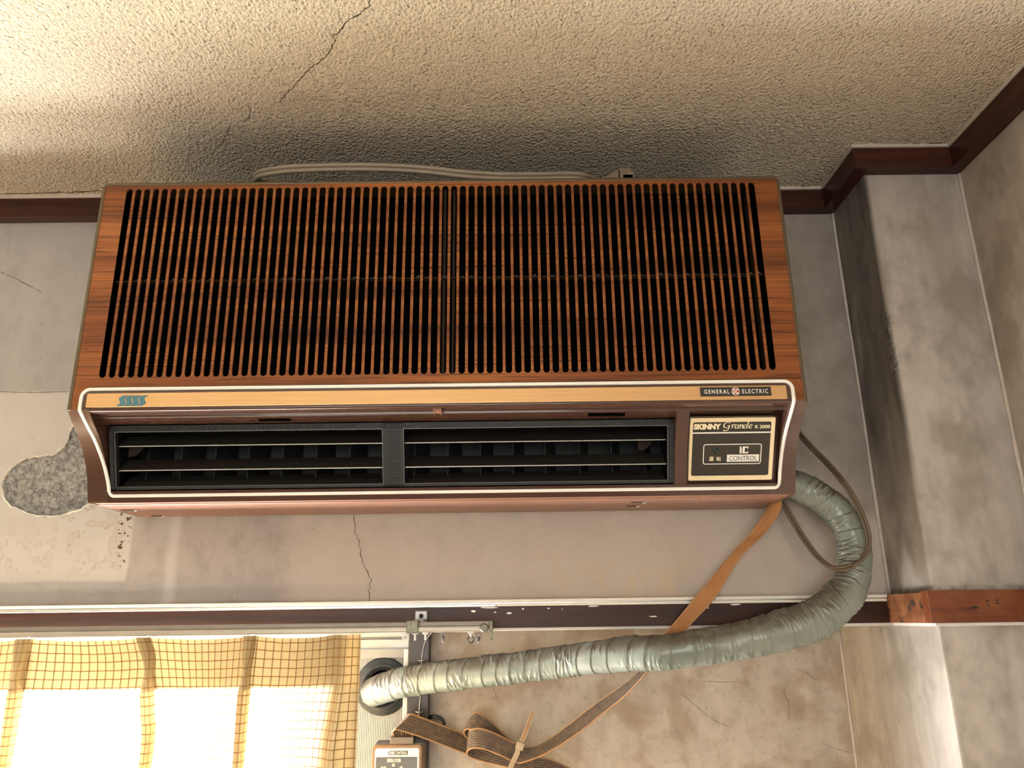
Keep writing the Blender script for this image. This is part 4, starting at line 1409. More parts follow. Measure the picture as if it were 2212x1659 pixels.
# fine ribs round the frame
rbm = MB()
x = LX0 + .0045
while x < LX1 - .0045:
    PL.solid(rbm, [(x, V1 - FRW + .0014), (x + .0018, V1 - FRW + .0014), (x + .0018, V1 - .0012), (x, V1 - .0012)], -.0008, .0012)
    x += .00262
v = V0 + .002
while v < V1 - FRW:
    PL.solid(rbm, [(LX0 + .0012, v), (LX0 + .0058, v), (LX0 + .0058, v + .0023), (LX0 + .0012, v + .0023)], -.0008, .0012)
    PL.solid(rbm, [(LX1 - .0058, v), (LX1 - .0012, v), (LX1 - .0012, v + .0023), (LX1 - .0058, v + .0023)], -.0008, .0012)
    v += .0032
tag(rbm.build('frame_ribs', 'louver', lframe), kind='stuff')
# centre divider ribs, each one a little bar
r0 = MB()
PL.solid(r0, rrect(-0.0078, 0.0078, -0.0007, 0.0007, .0006, 2), -.0008, .0012)
div0 = r0.build('divider_rib', 'louver', lframe)
dvx = (DV0 + DV1) / 2
first = True
for k in range(16):
    vv_ = V0 + .0058 + k * .00445
    off = PL.e1 * dvx + PL.e2 * vv_
    if first:
        div0.location = off
        first = False
    else:
        c2 = div0.copy()
        COL.objects.link(c2)
        c2.parent = lframe
        c2.matrix_parent_inverse = div0.matrix_parent_inverse.copy()
        c2.location = off
# silver twisted bead round each opening
bdm = MB()
for (a, b) in ((LX0 + FRW, DV0), (DV1, LX1 - FRW)):
    vt = V1 - FRW
    x = a
    while x < b - .0008:
        PL.solid(bdm, [(x, vt - .0009), (x + .0009, vt - .0009), (x + .0012, vt + .0001), (x + .0003, vt + .0001)], -.001, .0002)
        PL.solid(bdm, [(x, V0 + .003), (x + .0009, V0 + .003), (x + .0012, V0 + .0038), (x + .0003, V0 + .0038)], -.003, -.0016)
        x += .00148
    v = V0 + .004
    while v < vt - .001:
        for xx in (a, b - .0009):
            PL.solid(bdm, [(xx, v), (xx + .0009, v + .0003), (xx + .0009, v + .0012), (xx, v + .0009)], -.001, .0001)
        v += .00148
tag(bdm.build('bead_trim', 'silver_bead', lframe), kind='stuff')
# horizontal vanes, bright front edge
for (a, b) in ((LX0 + FRW + .0016, DV0 - .0012), (DV1 + .0012, LX1 - FRW - .0016)):
    for (z, yy) in ((1.8664, -0.1480), (1.8372, -0.1400), (1.8175, -0.1290)):
        poly = [(yy, z), (yy, z + .0016), (yy + .009, z + .0100), (yy + .021, z + .0185), (yy + .022, z + .0172), (yy + .010, z + .0085)]
        va = MB().prism_x(poly, a, b).build('horizontal_vane', 'vane', ac)
        if z > 1.82:
            MB().box(a, b, yy - .0004, yy + .0004, z - .0001, z + .0010).build('vane_edge', 'silver_edge', va)
# vertical vanes behind
for x0 in ((-0.4661, -0.4231, -0.3795, -0.3365, -0.2929, -0.2494, -0.2064, -0.1640), (-0.1228, -0.0798, -0.0380, 0.0039, 0.0457, 0.0894, 0.1312, 0.1730)):
    for x in x0:
        poly = [(x, -0.115), (x + .0012, -0.115), (x + .0155, -0.0795), (x + .0143, -0.0795)]
        mb = MB()
        mb.add([(p[0], p[1], 1.815) for p in poly] + [(p[0], p[1], 1.888) for p in poly], [(0, 1, 2, 3), (7, 6, 5, 4), (0, 4, 5, 1), (1, 5, 6, 2), (2, 6, 7, 3), (3, 7, 4, 0)])
        mb.build('vertical_vane', 'louver_in', ac)
# air duct box
db = MB()
db.box(LX0, LX1, -0.0745, -0.0725, 1.806, 1.905)
db.box(LX0, LX1, -0.155, -0.073, 1.8905, 1.8925)
db.box(LX0, LX1, -0.130, -0.073, 1.8065, 1.8095)
db.box(LX0, LX0 + .0015, -0.134, -0.073, 1.81, 1.890)
db.box(LX1 - .0015, LX1, -0.134, -0.073, 1.81, 1.890)
db.build('air_duct', 'louver_in', ac)
for x in (-0.4745, 0.1720):
    mb = MB()
    PQ = Plane((x, -0.1320, 1.8690), (1, 0, 0), (0, 0, 1))
    PQ.solid(mb, [(-.0085, .003), (-.0085, -.0125)] + [(-.0085 + .0185 * math.sin(a_), .003 - .0155 * math.cos(a_)) for a_ in (.25, .5, .75, 1.0, 1.25, PI / 2)], -.001, .001)
    mb.build('vane_crank', 'crank', ac)
# post between louvers and control panel
po = MB()
pp = [(-0.1850, 1.8945), (-0.1750, 1.8790), (-0.1650, 1.8650), (-0.1560, 1.8500), (-0.1490, 1.8350), (-0.1430, 1.8200), (-0.1385, 1.8110), (-0.120, 1.8110), (-0.150, 1.8945)]
po.prism_x(pp, LX1, 0.2205)
po.build('mouth_post', 'brown', ac, False)

# --- control panel, sloping
CT = Vector((0.2218, -0.1805, 1.8865))
CB = Vector((0.2218, -0.1408, 1.8168))
cu = (CT - CB)
CH = cu.length
CW = 0.1036
PC = Plane(CB, (1, 0, 0), cu)
cb = MB()
PC.ring(cb, rrect(0, CW, 0, CH, .0012, 3), rrect(.0030, CW - .0046, .0060, CH - .0052, .0022, 3), -.006, .0020)
PC.solid(cb, rrect(.0005, CW - .0005, .0005, CH - .0005, .0012, 3), -.008, -.0005)
cp = cb.build('control_panel', 'bezel', ac)
back = MB()
back.add([(0.2205, CT.y + .012, 1.8945), (OX1, CT.y + .012, 1.8945), (OX1, CB.y + .010, 1.811), (0.2205, CB.y + .010, 1.811)], [(0, 1, 2, 3)])
back.build('panel_recess', 'brown', ac)


def cuv(u, v):
    return u * CW, (1 - v) * CH


bk = MB()
PC.solid(bk, rrect(.0030, CW - .0046, .0060, CH - .0052, .0022, 3), -.0006, .0008)
blk = bk.build('panel_face', 'black_print', cp)
H = .0011


def ctext(body, u0, u1, v0, v1, mat, **kw):
    a, b = cuv(u0, v1)
    c_, d = cuv(u1, v0)
    return PC.text(body, a, c_, b, d, H, mat, cp, **kw)


ctext('SKINNY', .040, .365, .093, .185, 'cream_print', bold=0.062, space=0.98)
ctext('K 2000', .765, .945, .120, .176, 'cream_print', bold=0.03)
# slanted serif word drawn as pen strokes
gm = MB()
a, b = cuv(.388, .212)
c_, d = cuv(.742, .070)
GR = [
    [(.235, .80, .4), (.215, .93, .7), (.13, .96, .8), (.045, .80, 1.4), (.020, .58, 1.8), (.055, .40, 1.5), (.125, .38, .8), (.185, .50, .6), (.205, .62, .5)],
    [(.135, .60, .6), (.205, .62, .9), (.245, .63, .6)],
    [(.215, .62, 1.4), (.190, .40, 1.6), (.165, .18, 1.4), (.10, .05, 1.0), (.02, .06, 1.2), (.03, .18, 1.0)],
    [(.275, .66, .6), (.325, .70, 1.2), (.310, .54, 1.5), (.290, .30, 1.5)],
    [(.315, .55, .6), (.350, .68, .8), (.385, .74, .9), (.405, .66, 1.2)],
    [(.510, .62, .5), (.470, .69, .8), (.415, .60, 1.1), (.395, .42, 1.5), (.425, .29, 1.1), (.470, .38, .6), (.505, .55, .5)],
    [(.520, .69, 1.4), (.500, .50, 1.5), (.490, .34, 1.4), (.525, .28, .9)],
    [(.545, .66, .6), (.585, .70, 1.1), (.570, .52, 1.5), (.555, .28, 1.5)],
    [(.575, .52, .6), (.615, .66, .8), (.655, .69, 1.1), (.655, .54, 1.5), (.640, .36, 1.4), (.670, .28, .8)],
    [(.790, .62, .5), (.755, .69, .8), (.705, .60, 1.1), (.685, .42, 1.5), (.715, .29, 1.1), (.755, .38, .6), (.785, .55, .5)],
    [(.800, .98, .8), (.845, 1.0, 1.3), (.815, .68, 1.5), (.790, .38, 1.4), (.825, .28, .8)],
    [(.880, .47, .6), (.945, .54, .8), (.965, .66, 1.0), (.925, .70, .8), (.880, .60, 1.1), (.865, .42, 1.5), (.900, .29, 1.2), (.965, .36, .6)],
]
PC.strokes(gm, GR, a, c_, b, d, H, .00085)
gm.build('lettering', 'cream_print', cp)
# cream rule under the heading
ln = MB()
a, b = cuv(.030, .248)
c_, d = cuv(.955, .228)
PC.solid(ln, [(a, b), (c_, b), (c_, d), (a, d)], .0007, H)
ln.build('heading_rule', 'cream_line', cp)
ln = MB()
a, b = cuv(.165, .745)
c_, d = cuv(.860, .418)
PC.ring(ln, rrect(a, c_, b, d, .0030, 5), rrect(a + .0010, c_ - .0010, b + .0010, d - .0010, .0021, 5), .0007, H)
ln.build('display_outline', 'white_print', cp)
ln = MB()
a, b = cuv(.455, .582)
c_, d = cuv(.838, .450)
PC.ring(ln, [(a, b), (c_, b), (c_, d), (a, d)], [(a + .0006, b + .0006), (c_ - .0006, b + .0006), (c_ - .0006, d - .0006), (a + .0006, d - .0006)], .0007, H)
ln.build('caption_box', 'edge_trim', cp)
# block capitals I C
ln = MB()
a, b = cuv(.600, .572)
c_, d = cuv(.700, .462)
wI = (c_ - a)
PC.solid(ln, [(a, b), (a + wI * .24, b), (a + wI * .24, b + (d - b) * .62), (a + wI * .16, d), (a, d)], .0007, H)
t_ = (d - b)
xx = a + wI * .34
PC.solid(ln, [(xx, b), (c_, b), (c_, b + t_ * .32), (c_ - wI * .12, b + t_ * .32), (c_ - wI * .12, b + t_ * .18), (xx + wI * .26, b + t_ * .18), (xx + wI * .26, d - t_ * .18),
              (c_ - wI * .12, d - t_ * .18), (c_ - wI * .12, d - t_ * .32), (c_, d - t_ * .32), (c_, d), (xx, d)], .0007, H)
ln.build('lettering', 'white_print', cp)
ln = MB()
a, b = cuv(.452, .705)
c_, d = cuv(.836, .592)
PC.solid(ln, [(a, b), (c_, b), (c_, d), (a, d)], .0007, H)
ln.build('caption_plate', 'white_print', cp)
H = .0014
ctext('CONTROL', .478, .812, .612, .688, 'black_print', bold=-0.004)
H = .0011
ctext('運', .238, .294, .620, .690, 'cream_print', bold=0.01)
ctext('転', .326, .382, .620, .690, 'cream_print', bold=0.01)
u_, v_ = cuv(.312, .522)
cpt = PC.p(u_, v_, .0006)
MB().lathe(cpt, PC.n, [(0, .0016), (.0018, .0014), (.0030, .0008), (.0034, .0002), (.0040, .0006), (.0042, 0)], 24).build('indicator_lamp', 'led', cp, True)

# ================================================================ PIPE, CABLES, CORDS
# wrapped pipe
hp_ = [tuple(p) + (r,) for p, r in zip(HOSE, HOSE_R)]
dense = catmull(hp_, 24)
# resample evenly
pos = [Vector(d[:3]) for d in dense]
acc = [0.0]
for i in range(1, len(pos)):
    acc.append(acc[-1] + (pos[i] - pos[i - 1]).length)
STEP = 0.0008
N = int(acc[-1] / STEP)
pts, rad = [], []
k = 0
for i in range(N + 1):
    s = acc[-1] * i / N
    while k < len(acc) - 2 and acc[k + 1] < s:
        k += 1
    t = (s - acc[k]) / max(1e-9, acc[k + 1] - acc[k])
    pts.append(pos[k].lerp(pos[k + 1], t))
    rad.append(dense[k][3] + (dense[k + 1][3] - dense[k][3]) * t)
fr = frames(pts)
SEG = 56
verts = []
for i, p in enumerate(pts):
    t, a, b = fr[i]
    s = acc[-1] * i / N
    im, ip = max(0, i - 14), min(N, i + 14)
    curv = (fr[ip][0] - fr[im][0])
    for k in range(SEG):
        an = 2 * PI * k / SEG
        d = a * math.cos(an) + b * math.sin(an)
        ph = s / 0.0255 + an / (2 * PI) + 0.55 * noise.noise(Vector((s * 17, 3.3, 0.0))) + 0.06 * noise.noise(Vector((s * 30, math.cos(an), math.sin(an))))
        fq = ph - math.floor(ph)
        lap = 0.0010 * (1 - fq) - 0.0006 * math.exp(-((fq - 1.0) / .025) ** 2)
        inner = max(0.0, d.dot(curv)) * 1.6
        sk = s + 0.006 * math.sin(an + s * 9.0)
        ca, sa = math.cos(an), math.sin(an)
        n1 = 1.0 - abs(noise.noise(Vector((sk * 150, ca * 1.1, sa * 1.1)))) * 2.6
        n2 = 1.0 - abs(noise.noise(Vector((sk * 260 + 40, ca * 1.8, sa * 1.8)))) * 2.6
        msk = max(0.0, min(1.0, 0.35 + 1.6 * noise.noise(Vector((s * 26, ca * .8 + 5, sa * .8)))))
        amp = 0.0016 * msk + 0.0030 * inner
        wr_ = max(0.0, n1) ** 1.5 + 0.45 * max(0.0, n2) ** 1.5
        wob = 0.0012 * noise.noise(Vector((s * 28, ca, sa + 9)))
        r = rad[i] * 0.975 + lap + amp * wr_ + wob
        verts.append(p + d * r)
faces = []
for i in range(N):
    for k in range(SEG):
        faces.append((i * SEG + k, i * SEG + (k + 1) % SEG, (i + 1) * SEG + (k + 1) % SEG, (i + 1) * SEG + k))
hs = MB()
hs.add(verts, faces)
ho = hs.build('wrapped_pipe', 'hose', None, True)
tag(ho, 'thick refrigerant pipe wrapped in wrinkled grey green tape, curving to the window panel', 'pipe')

# rubber sleeve where the pipe leaves through the panel
gc = Vector((-0.2010, 0.189, 1.5565))
gr = MB().lathe(gc, (0, -1, 0), [(0.024, -.002), (0.026, .002), (.0305, .006), (.0335, .0045), (.0350, .0035), (.0405, .0035), (.0422, .0022), (.0425, 0)], 56).build('pipe_sleeve', 'rubber', None, True)
tag(gr, 'round dark rubber pipe sleeve on the white ribbed panel', 'sleeve')
MB().lathe(gc, (0, -1, 0), [(0.0, .0004), (.0245, .0004)], 40).build('sleeve_bore', 'black', gr)

# flat brown ribbon cable
sec = [tuple(a) + tuple(b) for a, b in zip(RIB_A, RIB_B)]
D = catmull(sec, 10)
n = len(D)
A = [Vector(d[:3]) for d in D]
B = [Vector(d[3:]) for d in D]
WIRES, SUB, TH_ = 8, 6, 0.0013
prev = None
V, ecol = [], []
M_ = WIRES * SUB + 1
for i in range(n):
    c = (A[i] + B[i]) / 2
    cn = (A[min(i + 1, n - 1)] + B[min(i + 1, n - 1)]) / 2
    cpv = (A[max(i - 1, 0)] + B[max(i - 1, 0)]) / 2
    t = (cn - cpv).normalized()
    nn = (B[i] - A[i]).cross(t)
    nn = nn.normalized() if nn.length > 1e-9 else (prev or Vector((0, -1, 0)))
    if prev is not None and nn.dot(prev) < 0:
        nn = -nn
    prev = nn
    for sgn in (1, -1):
        for k in range(M_):
            u = k / (M_ - 1)
            h = TH_ * (0.16 + 0.84 * abs(math.sin(PI * WIRES * u)) ** 0.7)
            if k in (0, M_ - 1):
                h = TH_ * .35
            V.append(A[i].lerp(B[i], u) + nn * (h * sgn))
F = []
Q = 2 * M_
for i in range(n - 1):
    for k in range(M_ - 1):
        F.append((i * Q + k, i * Q + k + 1, (i + 1) * Q + k + 1, (i + 1) * Q + k))
        F.append((i * Q + M_ + k, (i + 1) * Q + M_ + k, (i + 1) * Q + M_ + k + 1, i * Q + M_ + k + 1))
rc = MB()
rc.add(V, F)
ro = rc.build('ribbon_cable', 'ribbon', None, True, recalc=False)
tag(ro, 'flat brown ribbed ribbon cable hanging from the air conditioner and folded into a bundle', 'cable')
for E_ in (A, B):
    MB().tube([E_[i] for i in range(0, n)], 0.00125, 6).build('cable_edge', 'ribbon_edge', ro, True)

# nylon cable tie round the bundle
tie = empty('cable_tie', TIE_LOOP[0])
tag(tie, 'translucent beige nylon cable tie cinched round the folded ribbon cable', 'cable tie')


def band(path, wd, th, side):
    P = [Vector(p) for p in catmull(path, 8)]
    n_ = len(P)
    mb_ = MB()
    vs_ = []
    for i in range(n_):
        t = (P[min(i + 1, n_ - 1)] - P[max(i - 1, 0)]).normalized()
        s_ = (Vector(side) - t * Vector(side).dot(t)).normalized()
        nn_ = s_.cross(t).normalized()
        for a_, b_ in ((-1, -1), (1, -1), (1, 1), (-1, 1)):
            vs_.append(P[i] + s_ * (wd / 2 * a_) + nn_ * (th / 2 * b_))
    fs = []
    for i in range(n_ - 1):
        for k in range(4):
            fs.append((i * 4 + k, i * 4 + (k + 1) % 4, (i + 1) * 4 + (k + 1) % 4, (i + 1) * 4 + k))
    fs += [(3, 2, 1, 0), tuple((n_ - 1) * 4 + k for k in range(4))]
    mb_.add(vs_, fs)
    return mb_


band(TIE_LOOP, 0.0070, 0.0013, (1, 0, 0.15)).build('tie_loop', 'tie', tie)
tl = band(TIE_TAIL, 0.0066, 0.0014, (1, 0, -0.45))
tail = tl.build('tie_tail', 'tie', tie)
tp = [Vector(p) for p in catmull(TIE_TAIL, 14)]
tm = MB()
for i in range(10, len(tp) - 2):
    c = tp[i]
    tm.box(c.x - .0022, c.x + .0022, c.y - .0012, c.y - .0006, c.z - .0004, c.z + .0004)
tag(tm.build('tie_teeth', 'ribbon_edge', tail), kind='stuff')
hp0 = Vector(TIE_HEAD[0])
hd_ = MB().bbox(-.0055, .0055, -.0035, .0035, -.0050, .0050, 0.0012)
hd_.v = [tuple(Matrix.Rotation(math.radians(20), 3, 'Y') @ Vector(p) + hp0) for p in hd_.v]
hd_.build('tie_head', 'tie', tie)


# brown twin cord looping over the pipe
def twin(name, path, r, mat, side, label, cat):
    P = [Vector(p) for p in catmull(path, 8)]
    n_ = len(P)
    L, R = [], []
    for i in range(n_):
        t = (P[min(i + 1, n_ - 1)] - P[max(i - 1, 0)]).normalized()
        s_ = side(i / (n_ - 1))
        s_ = (s_ - t * s_.dot(t)).normalized()
        L.append(P[i] + s_ * r * .92)
        R.append(P[i] - s_ * r * .92)
    mb_ = MB()
    mb_.tube(L, r, 10)
    mb_.tube(R, r, 10)
    o_ = mb_.build(name, mat, None, True)
    return tag(o_, label, cat)


CORD = [(0.3562, -0.040, 1.952), (0.3640, -0.034, 1.950), (0.3800, -0.030, 1.9415)] + CORD[0:] + [(0.3600, -0.041, 1.8260), (0.3562, -0.040, 1.8290)]
twin('twin_cord', CORD, 0.0021, 'cord_brown', lambda u: Vector((0.5, -0.6, 0.35)) if u < .6 else Vector((0.75, -.35, -.35)),
     'thin brown twin cord looping down over the taped pipe', 'cord')
topc = [(p[0], p[1], p[2]) for p in TOPCORD]
pl = empty('power_lead', (0.10, -0.175, ZT))
tag(pl, 'warm grey twin power lead and brown plug lying on top of the air conditioner', 'power lead')
tc = twin('cord', topc, 0.0033, 'cord_grey', lambda u: Vector((0, -0.25, 1.0)), None, None)
tc.parent = pl
tc.matrix_parent_inverse = Matrix.Translation(-Vector(pl.location))
pb = MB()
pp_ = [(0.120, 2.2045), (0.171, 2.2045), (0.1712, 2.2235), (0.1655, 2.2305), (0.152, 2.2290), (0.138, 2.2210), (0.126, 2.2130)]
n_ = len(pp_)
pb.add([(a, -0.190, b) for a, b in pp_] + [(a, -0.168, b) for a, b in pp_], [tuple(range(n_)), tuple(range(2 * n_ - 1, n_ - 1, -1))] + [(i, (i + 1) % n_, (i + 1) % n_ + n_, i + n_) for i in range(n_)])
plg = pb.build('plug', 'plug', pl)
MB().box(0.1505, 0.1517, -0.1906, -0.1675, 2.2050, 2.2270).build('plug_seam', 'black', plg)
MB().box(0.1565, 0.1690, -0.1908, -0.186, 2.2100, 2.2195).build('plug_recess', 'black', plg)
MB().box(0.1625, 0.1700, -0.1915, -0.180, 2.2195, 2.2206).build('plug_blade', 'screw', plg)
MB().tube([(0.127, -0.179, 2.2095), (0.112, -0.178, 2.2065), (0.100, -0.170, 2.2055), (0.09, -.15, 2.2055)], [.0042, .0035, .0032, .0032], 10).build('plug_boot', 'plug', plg, True)

# ================================================================ CURTAIN AND RAIL
CY = -0.070
ZTOP = 1.6382
pleats = [(-2.10, 0.0), (-1.95, .002), (-1.80, 0), (-1.65, .003), (-1.50, -.002), (-1.36, 0.0), (-1.21, 0.002), (-1.06, -.003), (-0.91, 0.003), (-0.760, 0.0), (-0.6085, 0.001), (-0.4600, 0.020), (-0.3265, -0.002)]
XE0, XE1 = -2.19, -0.1895


def curtain_section(z):
    """list of (x, y, s): walk of the cloth from left to right at height z"""
    dz = ZTOP - z
    pinch = 0.0085 * (0.42 + 0.58 * min(1.0, abs(dz - 0.042) / 0.026)) if dz < 0.068 else 0.0085 * max(.25, 1.0 - (dz - .068) * 1.6)
    dep = 0.024 if dz < .06 else 0.024 * max(.25, 1 - (dz - .06) * 1.4)
    out = []
    xs = [XE0] + [p[0] for p in pleats] + [-0.2225, XE1]
    s = 0.0
    prev = None

    def put(x, y, ss):
        out.append((x, y, ss))
    for i in range(len(pleats)):
        px, tilt = pleats[i]
        px2 = px + tilt * min(1.0, dz / .08)
        if i == 11:
            px2 += 0.004 * math.sin(dz * 60) * (1 if dz < .1 else .3)
        left = XE0 if i == 0 else pleats[i - 1][0] + pleats[i - 1][1] * min(1.0, dz / .08)
        s0 = i * 0.205
        # field between pleats, bellied towards the window
        for k in range(14):
            u = k / 14
            x = left + (px2 - left) * u
            belly = 0.010 * math.sin(PI * u) * (1 + .5 * math.sin(i * 2.1)) + (0.006 * math.sin(2 * PI * u + i) * min(1, dz * 6))
            put(x, CY + belly, s0 + 0.150 * u)
        # the pleat: forward, round and back
        w_ = pinch
        for k in range(13):
            u = k / 12
            a = PI * u
            bulge = math.sin(a)
            x = px2 - w_ * math.cos(a) * (0.45 + 0.75 * bulge)
            y = CY - dep * bulge ** 0.8
            put(x, y, s0 + 0.150 + 0.055 * u)
    i = len(pleats)
    left = pleats[-1][0] + pleats[-1][1] * min(1.0, dz / .08)
    s0 = i * 0.205
    hx = -0.2225 - 0.012 * min(1.0, max(0, dz - .05) / .08)
    for k in range(14):
        u = k / 14
        put(left + (hx - left) * u, CY + 0.012 * math.sin(PI * u) + .004 * u, s0 + 0.105 * u)
    # return fold and hem at the right end
    for k in range(10):
        u = k / 9
        put(hx + (XE1 - hx) * u, CY - 0.012 * math.sin(PI * min(1, u * 1.25)) ** 2 * (0.6 + min(1, dz * 4)) - .004 * u, s0 + 0.105 + .040 * u)
    return out


rows = []
zs = [ZTOP - 0.0045 * i for i in range(24)] + [ZTOP - 0.1035 - 0.016 * i for i in range(1, 20)] + [ZTOP - 0.4075 - 0.055 * i for i in range(1, 21)]
ncol = len(curtain_section(ZTOP))


def curtain_mesh(name, zlist, dy, parent, c0=0, c1=None, mat='curtain'):
    c1 = c1 or ncol
    vs_, uvs = [], []
    for r_, z in enumerate(zlist):
        secn = curtain_section(z)
        for ci in range(c0, c1):
            x, y, s_ = secn[ci]
            sag = 0.0
            # cloth sags a little between the hooks
            u = (s_ / 0.205) % 1.0
            if s_ < 13 * 0.205 and u < .73:
                sag = -0.0042 * math.sin(PI * u / .73)
            elif s_ >= 13 * .205:
                sag = -0.0045 * math.sin(PI * min(1, (s_ - 13 * .205) / .105))
            ff_ = max(0.0, 1 - (ZTOP - z) / .12)
            vs_.append((x, y + dy, z + sag * ff_ + 0.0006 * noise.noise(Vector((x * 60, z * 60, 0)))))
            uvs.append((s_, z))
    m_ = c1 - c0
    fs = [(r_ * m_ + k, r_ * m_ + k + 1, (r_ + 1) * m_ + k + 1, (r_ + 1) * m_ + k) for r_ in range(len(zlist) - 1) for k in range(m_ - 1)]
    mb_ = MB()
    mb_.add(vs_, fs)
    o_ = mb_.build(name, mat, parent, True, recalc=False)
    ul = o_.data.uv_layers.new(name='UVMap')
    for lp in o_.data.loops:
        ul.data[lp.index].uv = uvs[lp.vertex_index]
    return o_


cur = curtain_mesh('curtain', zs, 0.0, None)
tag(cur, 'yellow checked cotton curtain with pinch pleats over the bright window', 'curtain')
zh = [z for z in zs if z > ZTOP - 0.0645]
curtain_mesh('heading_band', zh, 0.0022, cur, mat='curtain_lined')
for i_, dep_ in ((9, .60), (10, .60), (11, .60), (12, .60)):
    c0_ = i_ * 27 + 13
    zf_ = [z for z in zs if ZTOP - 0.059 > z > ZTOP - dep_]
    curtain_mesh('pleat_fold', zf_, 0.0016, cur, c0_, c0_ + 14, 'curtain_fold')
curtain_mesh('side_hem', zs, 0.0022, cur, ncol - 10, ncol, 'curtain_lined')

# curtain rail
cr_ = empty('curtain_rail', (-1.1, CY, 1.6455))
tag(cr_, 'beige metal curtain rail fixed in front of the dark wooden rail', 'curtain rail')
MB().bbox(-2.22, -0.0235, CY - .0030, CY + .0060, 1.6462, 1.6522, 0.0012).build('rail_back', 'rail_side', cr_)
fr_ = MB()
fr_.bbox(-2.22, -0.0300, CY - .0085, CY + .0060, 1.6395, 1.6464, 0.0018)
fr_.build('rail_front', 'rail_beige', cr_)
for bx in (-0.1235, -0.835, -1.5, -2.15):
    MB().bbox(bx - .0085, bx + .0065, CY - .0105, CY + .008, 1.6385, 1.6540, 0.0012).build('clamp', 'clamp', cr_)
    arm = MB()
    arm.bbox(bx - .003, bx + .011, CY + .006, -0.0205, 1.6525, 1.6545, 0.0006)
    arm.bbox(bx - .0045, bx + .0115, -0.0232, -0.0198, 1.6545, 1.6662, 0.0012)
    br = arm.build('bracket', 'plate', cr_)
    MB().lathe((bx + .0035, -0.0230, 1.6595), (0, -1, 0), [(0, .0022), (.0022, .0020), (.0030, .0008), (.0031, 0)], 14).build('bracket_screw', 'ring', br, True)
ec = MB()
ec.bbox(-0.0285, -0.0235, CY - .0060, CY + .0065, 1.6395, 1.6525, 0.0012)
ec.lathe((-0.0345, CY - .0085, 1.6440), (0, -1, 0), [(0, .003), (.004, .0028), (.0055, .0012), (.0058, -.003)], 18)
ec.bbox(-0.0275, -0.0245, CY - .003, CY - .001, 1.6290, 1.6410, 0.0005)
ec.build('end_cap', 'clamp', cr_)


def runner(x, mat, wd, ht, ring, label, face=True):
    o_ = empty('curtain_runner', (x, CY - .002, 1.6395))
    tag(o_, label, 'runner', 'curtain runners hanging from the rail')
    mb_ = MB()
    if face:
        P2 = Plane((x, CY - .0045, 1.6390), (1, 0, 0), (0, 0, 1))
        P2.ring(mb_, rrect(-wd / 2, wd / 2, -ht, 0, .0012, 3), rrect(-wd * .22, wd * .22, -ht * .72, -ht * .30, .0008, 3), -.002, .0005)
    else:
        mb_.bbox(x - wd / 2, x + wd / 2, CY - .005, CY - .001, 1.6372, 1.6395, 0.0005)
        mb_.bbox(x - .0013, x + .0013, CY - .004, CY - .002, 1.6390 - ht, 1.6385, 0.0005)
    mb_.build('runner_body', mat, o_)
    if ring == 1:
        MB().torus((x, CY - .003, 1.6390 - ht - .0030), (0, 1, 0), .0037, .0009, 24, 8).build('runner_ring', 'ring', o_, True)
    elif ring == 2:
        MB().torus((x, CY - .003, 1.6390 - ht - .0010), (0.94, .3, 0), .0034, .0008, 24, 8).build('runner_ring', 'ring', o_, True)
    return o_


runner(-0.1335, 'runner_white', .0088, .0088, 0, 'white square curtain runner left of the tarnished clamp')
runner(-0.1215, 'runner_white', .0080, .0090, 0, 'thin white curtain runner directly under the tarnished clamp', False)
runner(-0.1085, 'runner_white', .0080, .0090, 0, 'thin white curtain runner just right of the tarnished clamp', False)
runner(-0.0865, 'runner_brown', .0080, .0068, 2, 'grey curtain runner with a narrow ring, midway along the bare rail')
runner(-0.0515, 'runner_white', .0080, .0060, 1, 'curtain runner with a round dark ring facing the room', False)
runner(-0.0415, 'runner_brown', .0086, .0080, 2, 'brown square curtain runner next to the end of the rail')

# thin wire stapled to the jamb
bw_ = MB()
wp_ = [(-0.1265 + .004, 0.150, 1.636), (-0.1340, 0.166, 1.622), (-0.1385, 0.1665, 1.600), (-0.1390, 0.1665, 1.570), (-0.1400, 0.1665, 1.540), (-0.1420, 0.1665, 1.515), (-0.1435, .1665, 1.500)]
bw_.tube([Vector(p) for p in catmull(wp_, 6)], 0.0011, 8)
wo = bw_.build('thin_wire', 'wire', None, True)
tag(wo, 'thin grey wire running down the dark window jamb', 'wire')
for i, z in enumerate((1.5945, 1.5215)):
    st = MB()
    x = -0.1390 if i == 0 else -0.1412
    st.tube([(x - .0045, 0.1680, z), (x - .0050, 0.1640, z + .0005), (x, 0.1625, z - .0005), (x + .0050, 0.1640, z + .0006), (x + .0052, 0.1685, z + .0006)], .0011, 6)
    so = st.build('wire_staple', 'screw', None, True)
    tag(so, ('bent wire staple on the dark jamb above the taped pipe', 'bent wire staple on the dark jamb below the taped pipe')[i], 'staple', 'staples holding the thin wire')
# dark hook beside the jamb
hk = MB()
hk.tube([Vector(p) for p in catmull([(-0.126, 0.180, 1.512), (-0.118, 0.174, 1.5135), (-0.109, 0.172, 1.511), (-0.1045, 0.172, 1.504), (-0.107, 0.174, 1.4975)], 6)], 0.0028, 10)
tag(hk.build('wall_hook', 'rubber', None, True), 'dark rounded hook sticking out beside the window jamb', 'hook')

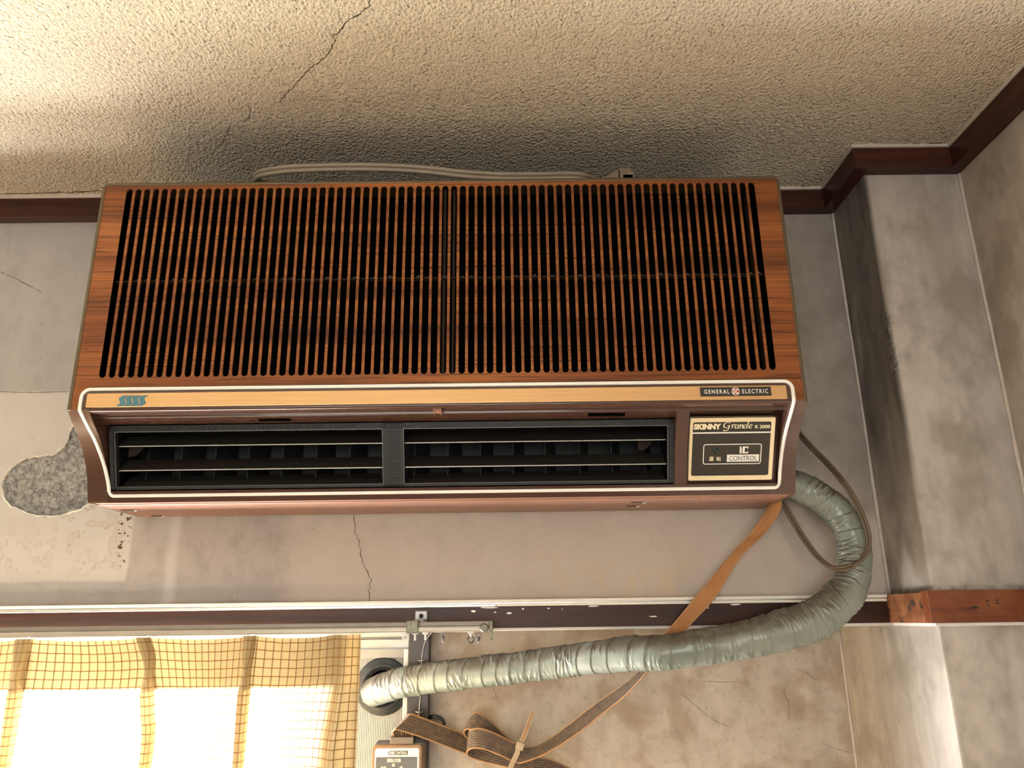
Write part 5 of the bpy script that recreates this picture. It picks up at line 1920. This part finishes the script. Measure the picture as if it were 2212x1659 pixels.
# ================================================================ WALL CONTROL BOX
rm = empty('wall_controller', (-0.168, 0.15, 1.40))
tag(rm, 'brown wall controller with cream face and grey label under the ribbon cable', 'controller')
RX0, RX1, RZ1, RZ0 = -0.2035, -0.1325, 1.4815, 1.372
bm = bmesh.new()
bmesh.ops.create_cube(bm, size=1.0)
for v in bm.verts:
    fy = v.co.y > 0
    v.co = Vector(((RX0 + RX1) / 2 + v.co.x * (RX1 - RX0 + (.004 if fy else 0)), 0.168 if fy else 0.130, (RZ0 + RZ1) / 2 + v.co.z * (RZ1 - RZ0 + (.002 if fy else 0))))
vert_edges = [e for e in bm.edges if abs(e.verts[0].co.x - e.verts[1].co.x) < .004 and abs(e.verts[0].co.z - e.verts[1].co.z) < .004]
bmesh.ops.bevel(bm, geom=vert_edges, offset=.006, segments=4, affect='EDGES', profile=.5)
bmesh.ops.bevel(bm, geom=[e for e in bm.edges if e.verts[0].co.y < .135 and e.verts[1].co.y < .135], offset=.0012, segments=2, affect='EDGES')
mb = MB()
mb.from_bm(bm)
bm.free()
case = mb.build('case', 'remote', rm)
MB().bbox(RX0 + .003, RX1 + .001, 0.134, 0.167, RZ1 - .001, RZ1 + .0016, 0.0007).build('dust_layer', 'remote_dust', case)
MB().bbox(-0.1785, -0.1450, 0.1290, 0.150, RZ1 + .001, RZ1 + .0105, 0.0012).build('connector', 'connector', rm)
PR = Plane((RX0, 0.130, RZ0), (1, 0, 0), (0, 0, 1))
W_, H_ = RX1 - RX0, RZ1 - RZ0
mb = MB()
PR.solid(mb, rrect(.0036, W_ - .0036, .0036, H_ - .0045, .0035, 4), -.001, .0006)
face = mb.build('face_plate', 'remote_face', rm)
mb = MB()
PR.solid(mb, rrect(.0052, W_ - .0060, .006, H_ - .0160, .0016, 4), 0, .0010)
lab = mb.build('grey_label', 'remote_grey', rm)
mb = MB()
zt2 = H_ - .0073
PR.solid(mb, [(.0232, zt2 - .0063), (.0243, zt2 - .0063), (.0243, zt2 - .0008), (.0232, zt2 - .0008)], 0, .0009)
PR.ring(mb, [(.0260, zt2 - .0064), (.0300, zt2 - .0064), (.0300, zt2 - .0004), (.0260, zt2 - .0004)], [(.0268, zt2 - .0055), (.0300, zt2 - .0052), (.0300, zt2 - .0016), (.0268, zt2 - .0013)], 0, .0009)
PR.solid(mb, [(.0312, zt2 - .0062), (.0510, zt2 - .0062), (.0510, zt2 - .0006), (.0312, zt2 - .0006)], 0, .0009)
mb.build('caption_plate', 'black_print', rm)
PR.text('CONTROL', .0322, .0500, zt2 - .0054, zt2 - .0014, .0012, 'white_print', rm, bold=0.02)
zl = H_ - .0178
PR.text('運転切換', .0212, .0415, zl - .0052, zl, .0013, 'white_print', rm, bold=0.012)
PR.text('弱', .0287, .0327, zl - .0108, zl - .0066, .0013, 'white_print', rm, bold=0.008)
PR.text('送風', .0125, .0205, zl - .0142, zl - .0100, .0013, 'white_print', rm, bold=0.008)
PR.text('中', .0402, .0442, zl - .0142, zl - .0100, .0013, 'white_print', rm, bold=0.008)
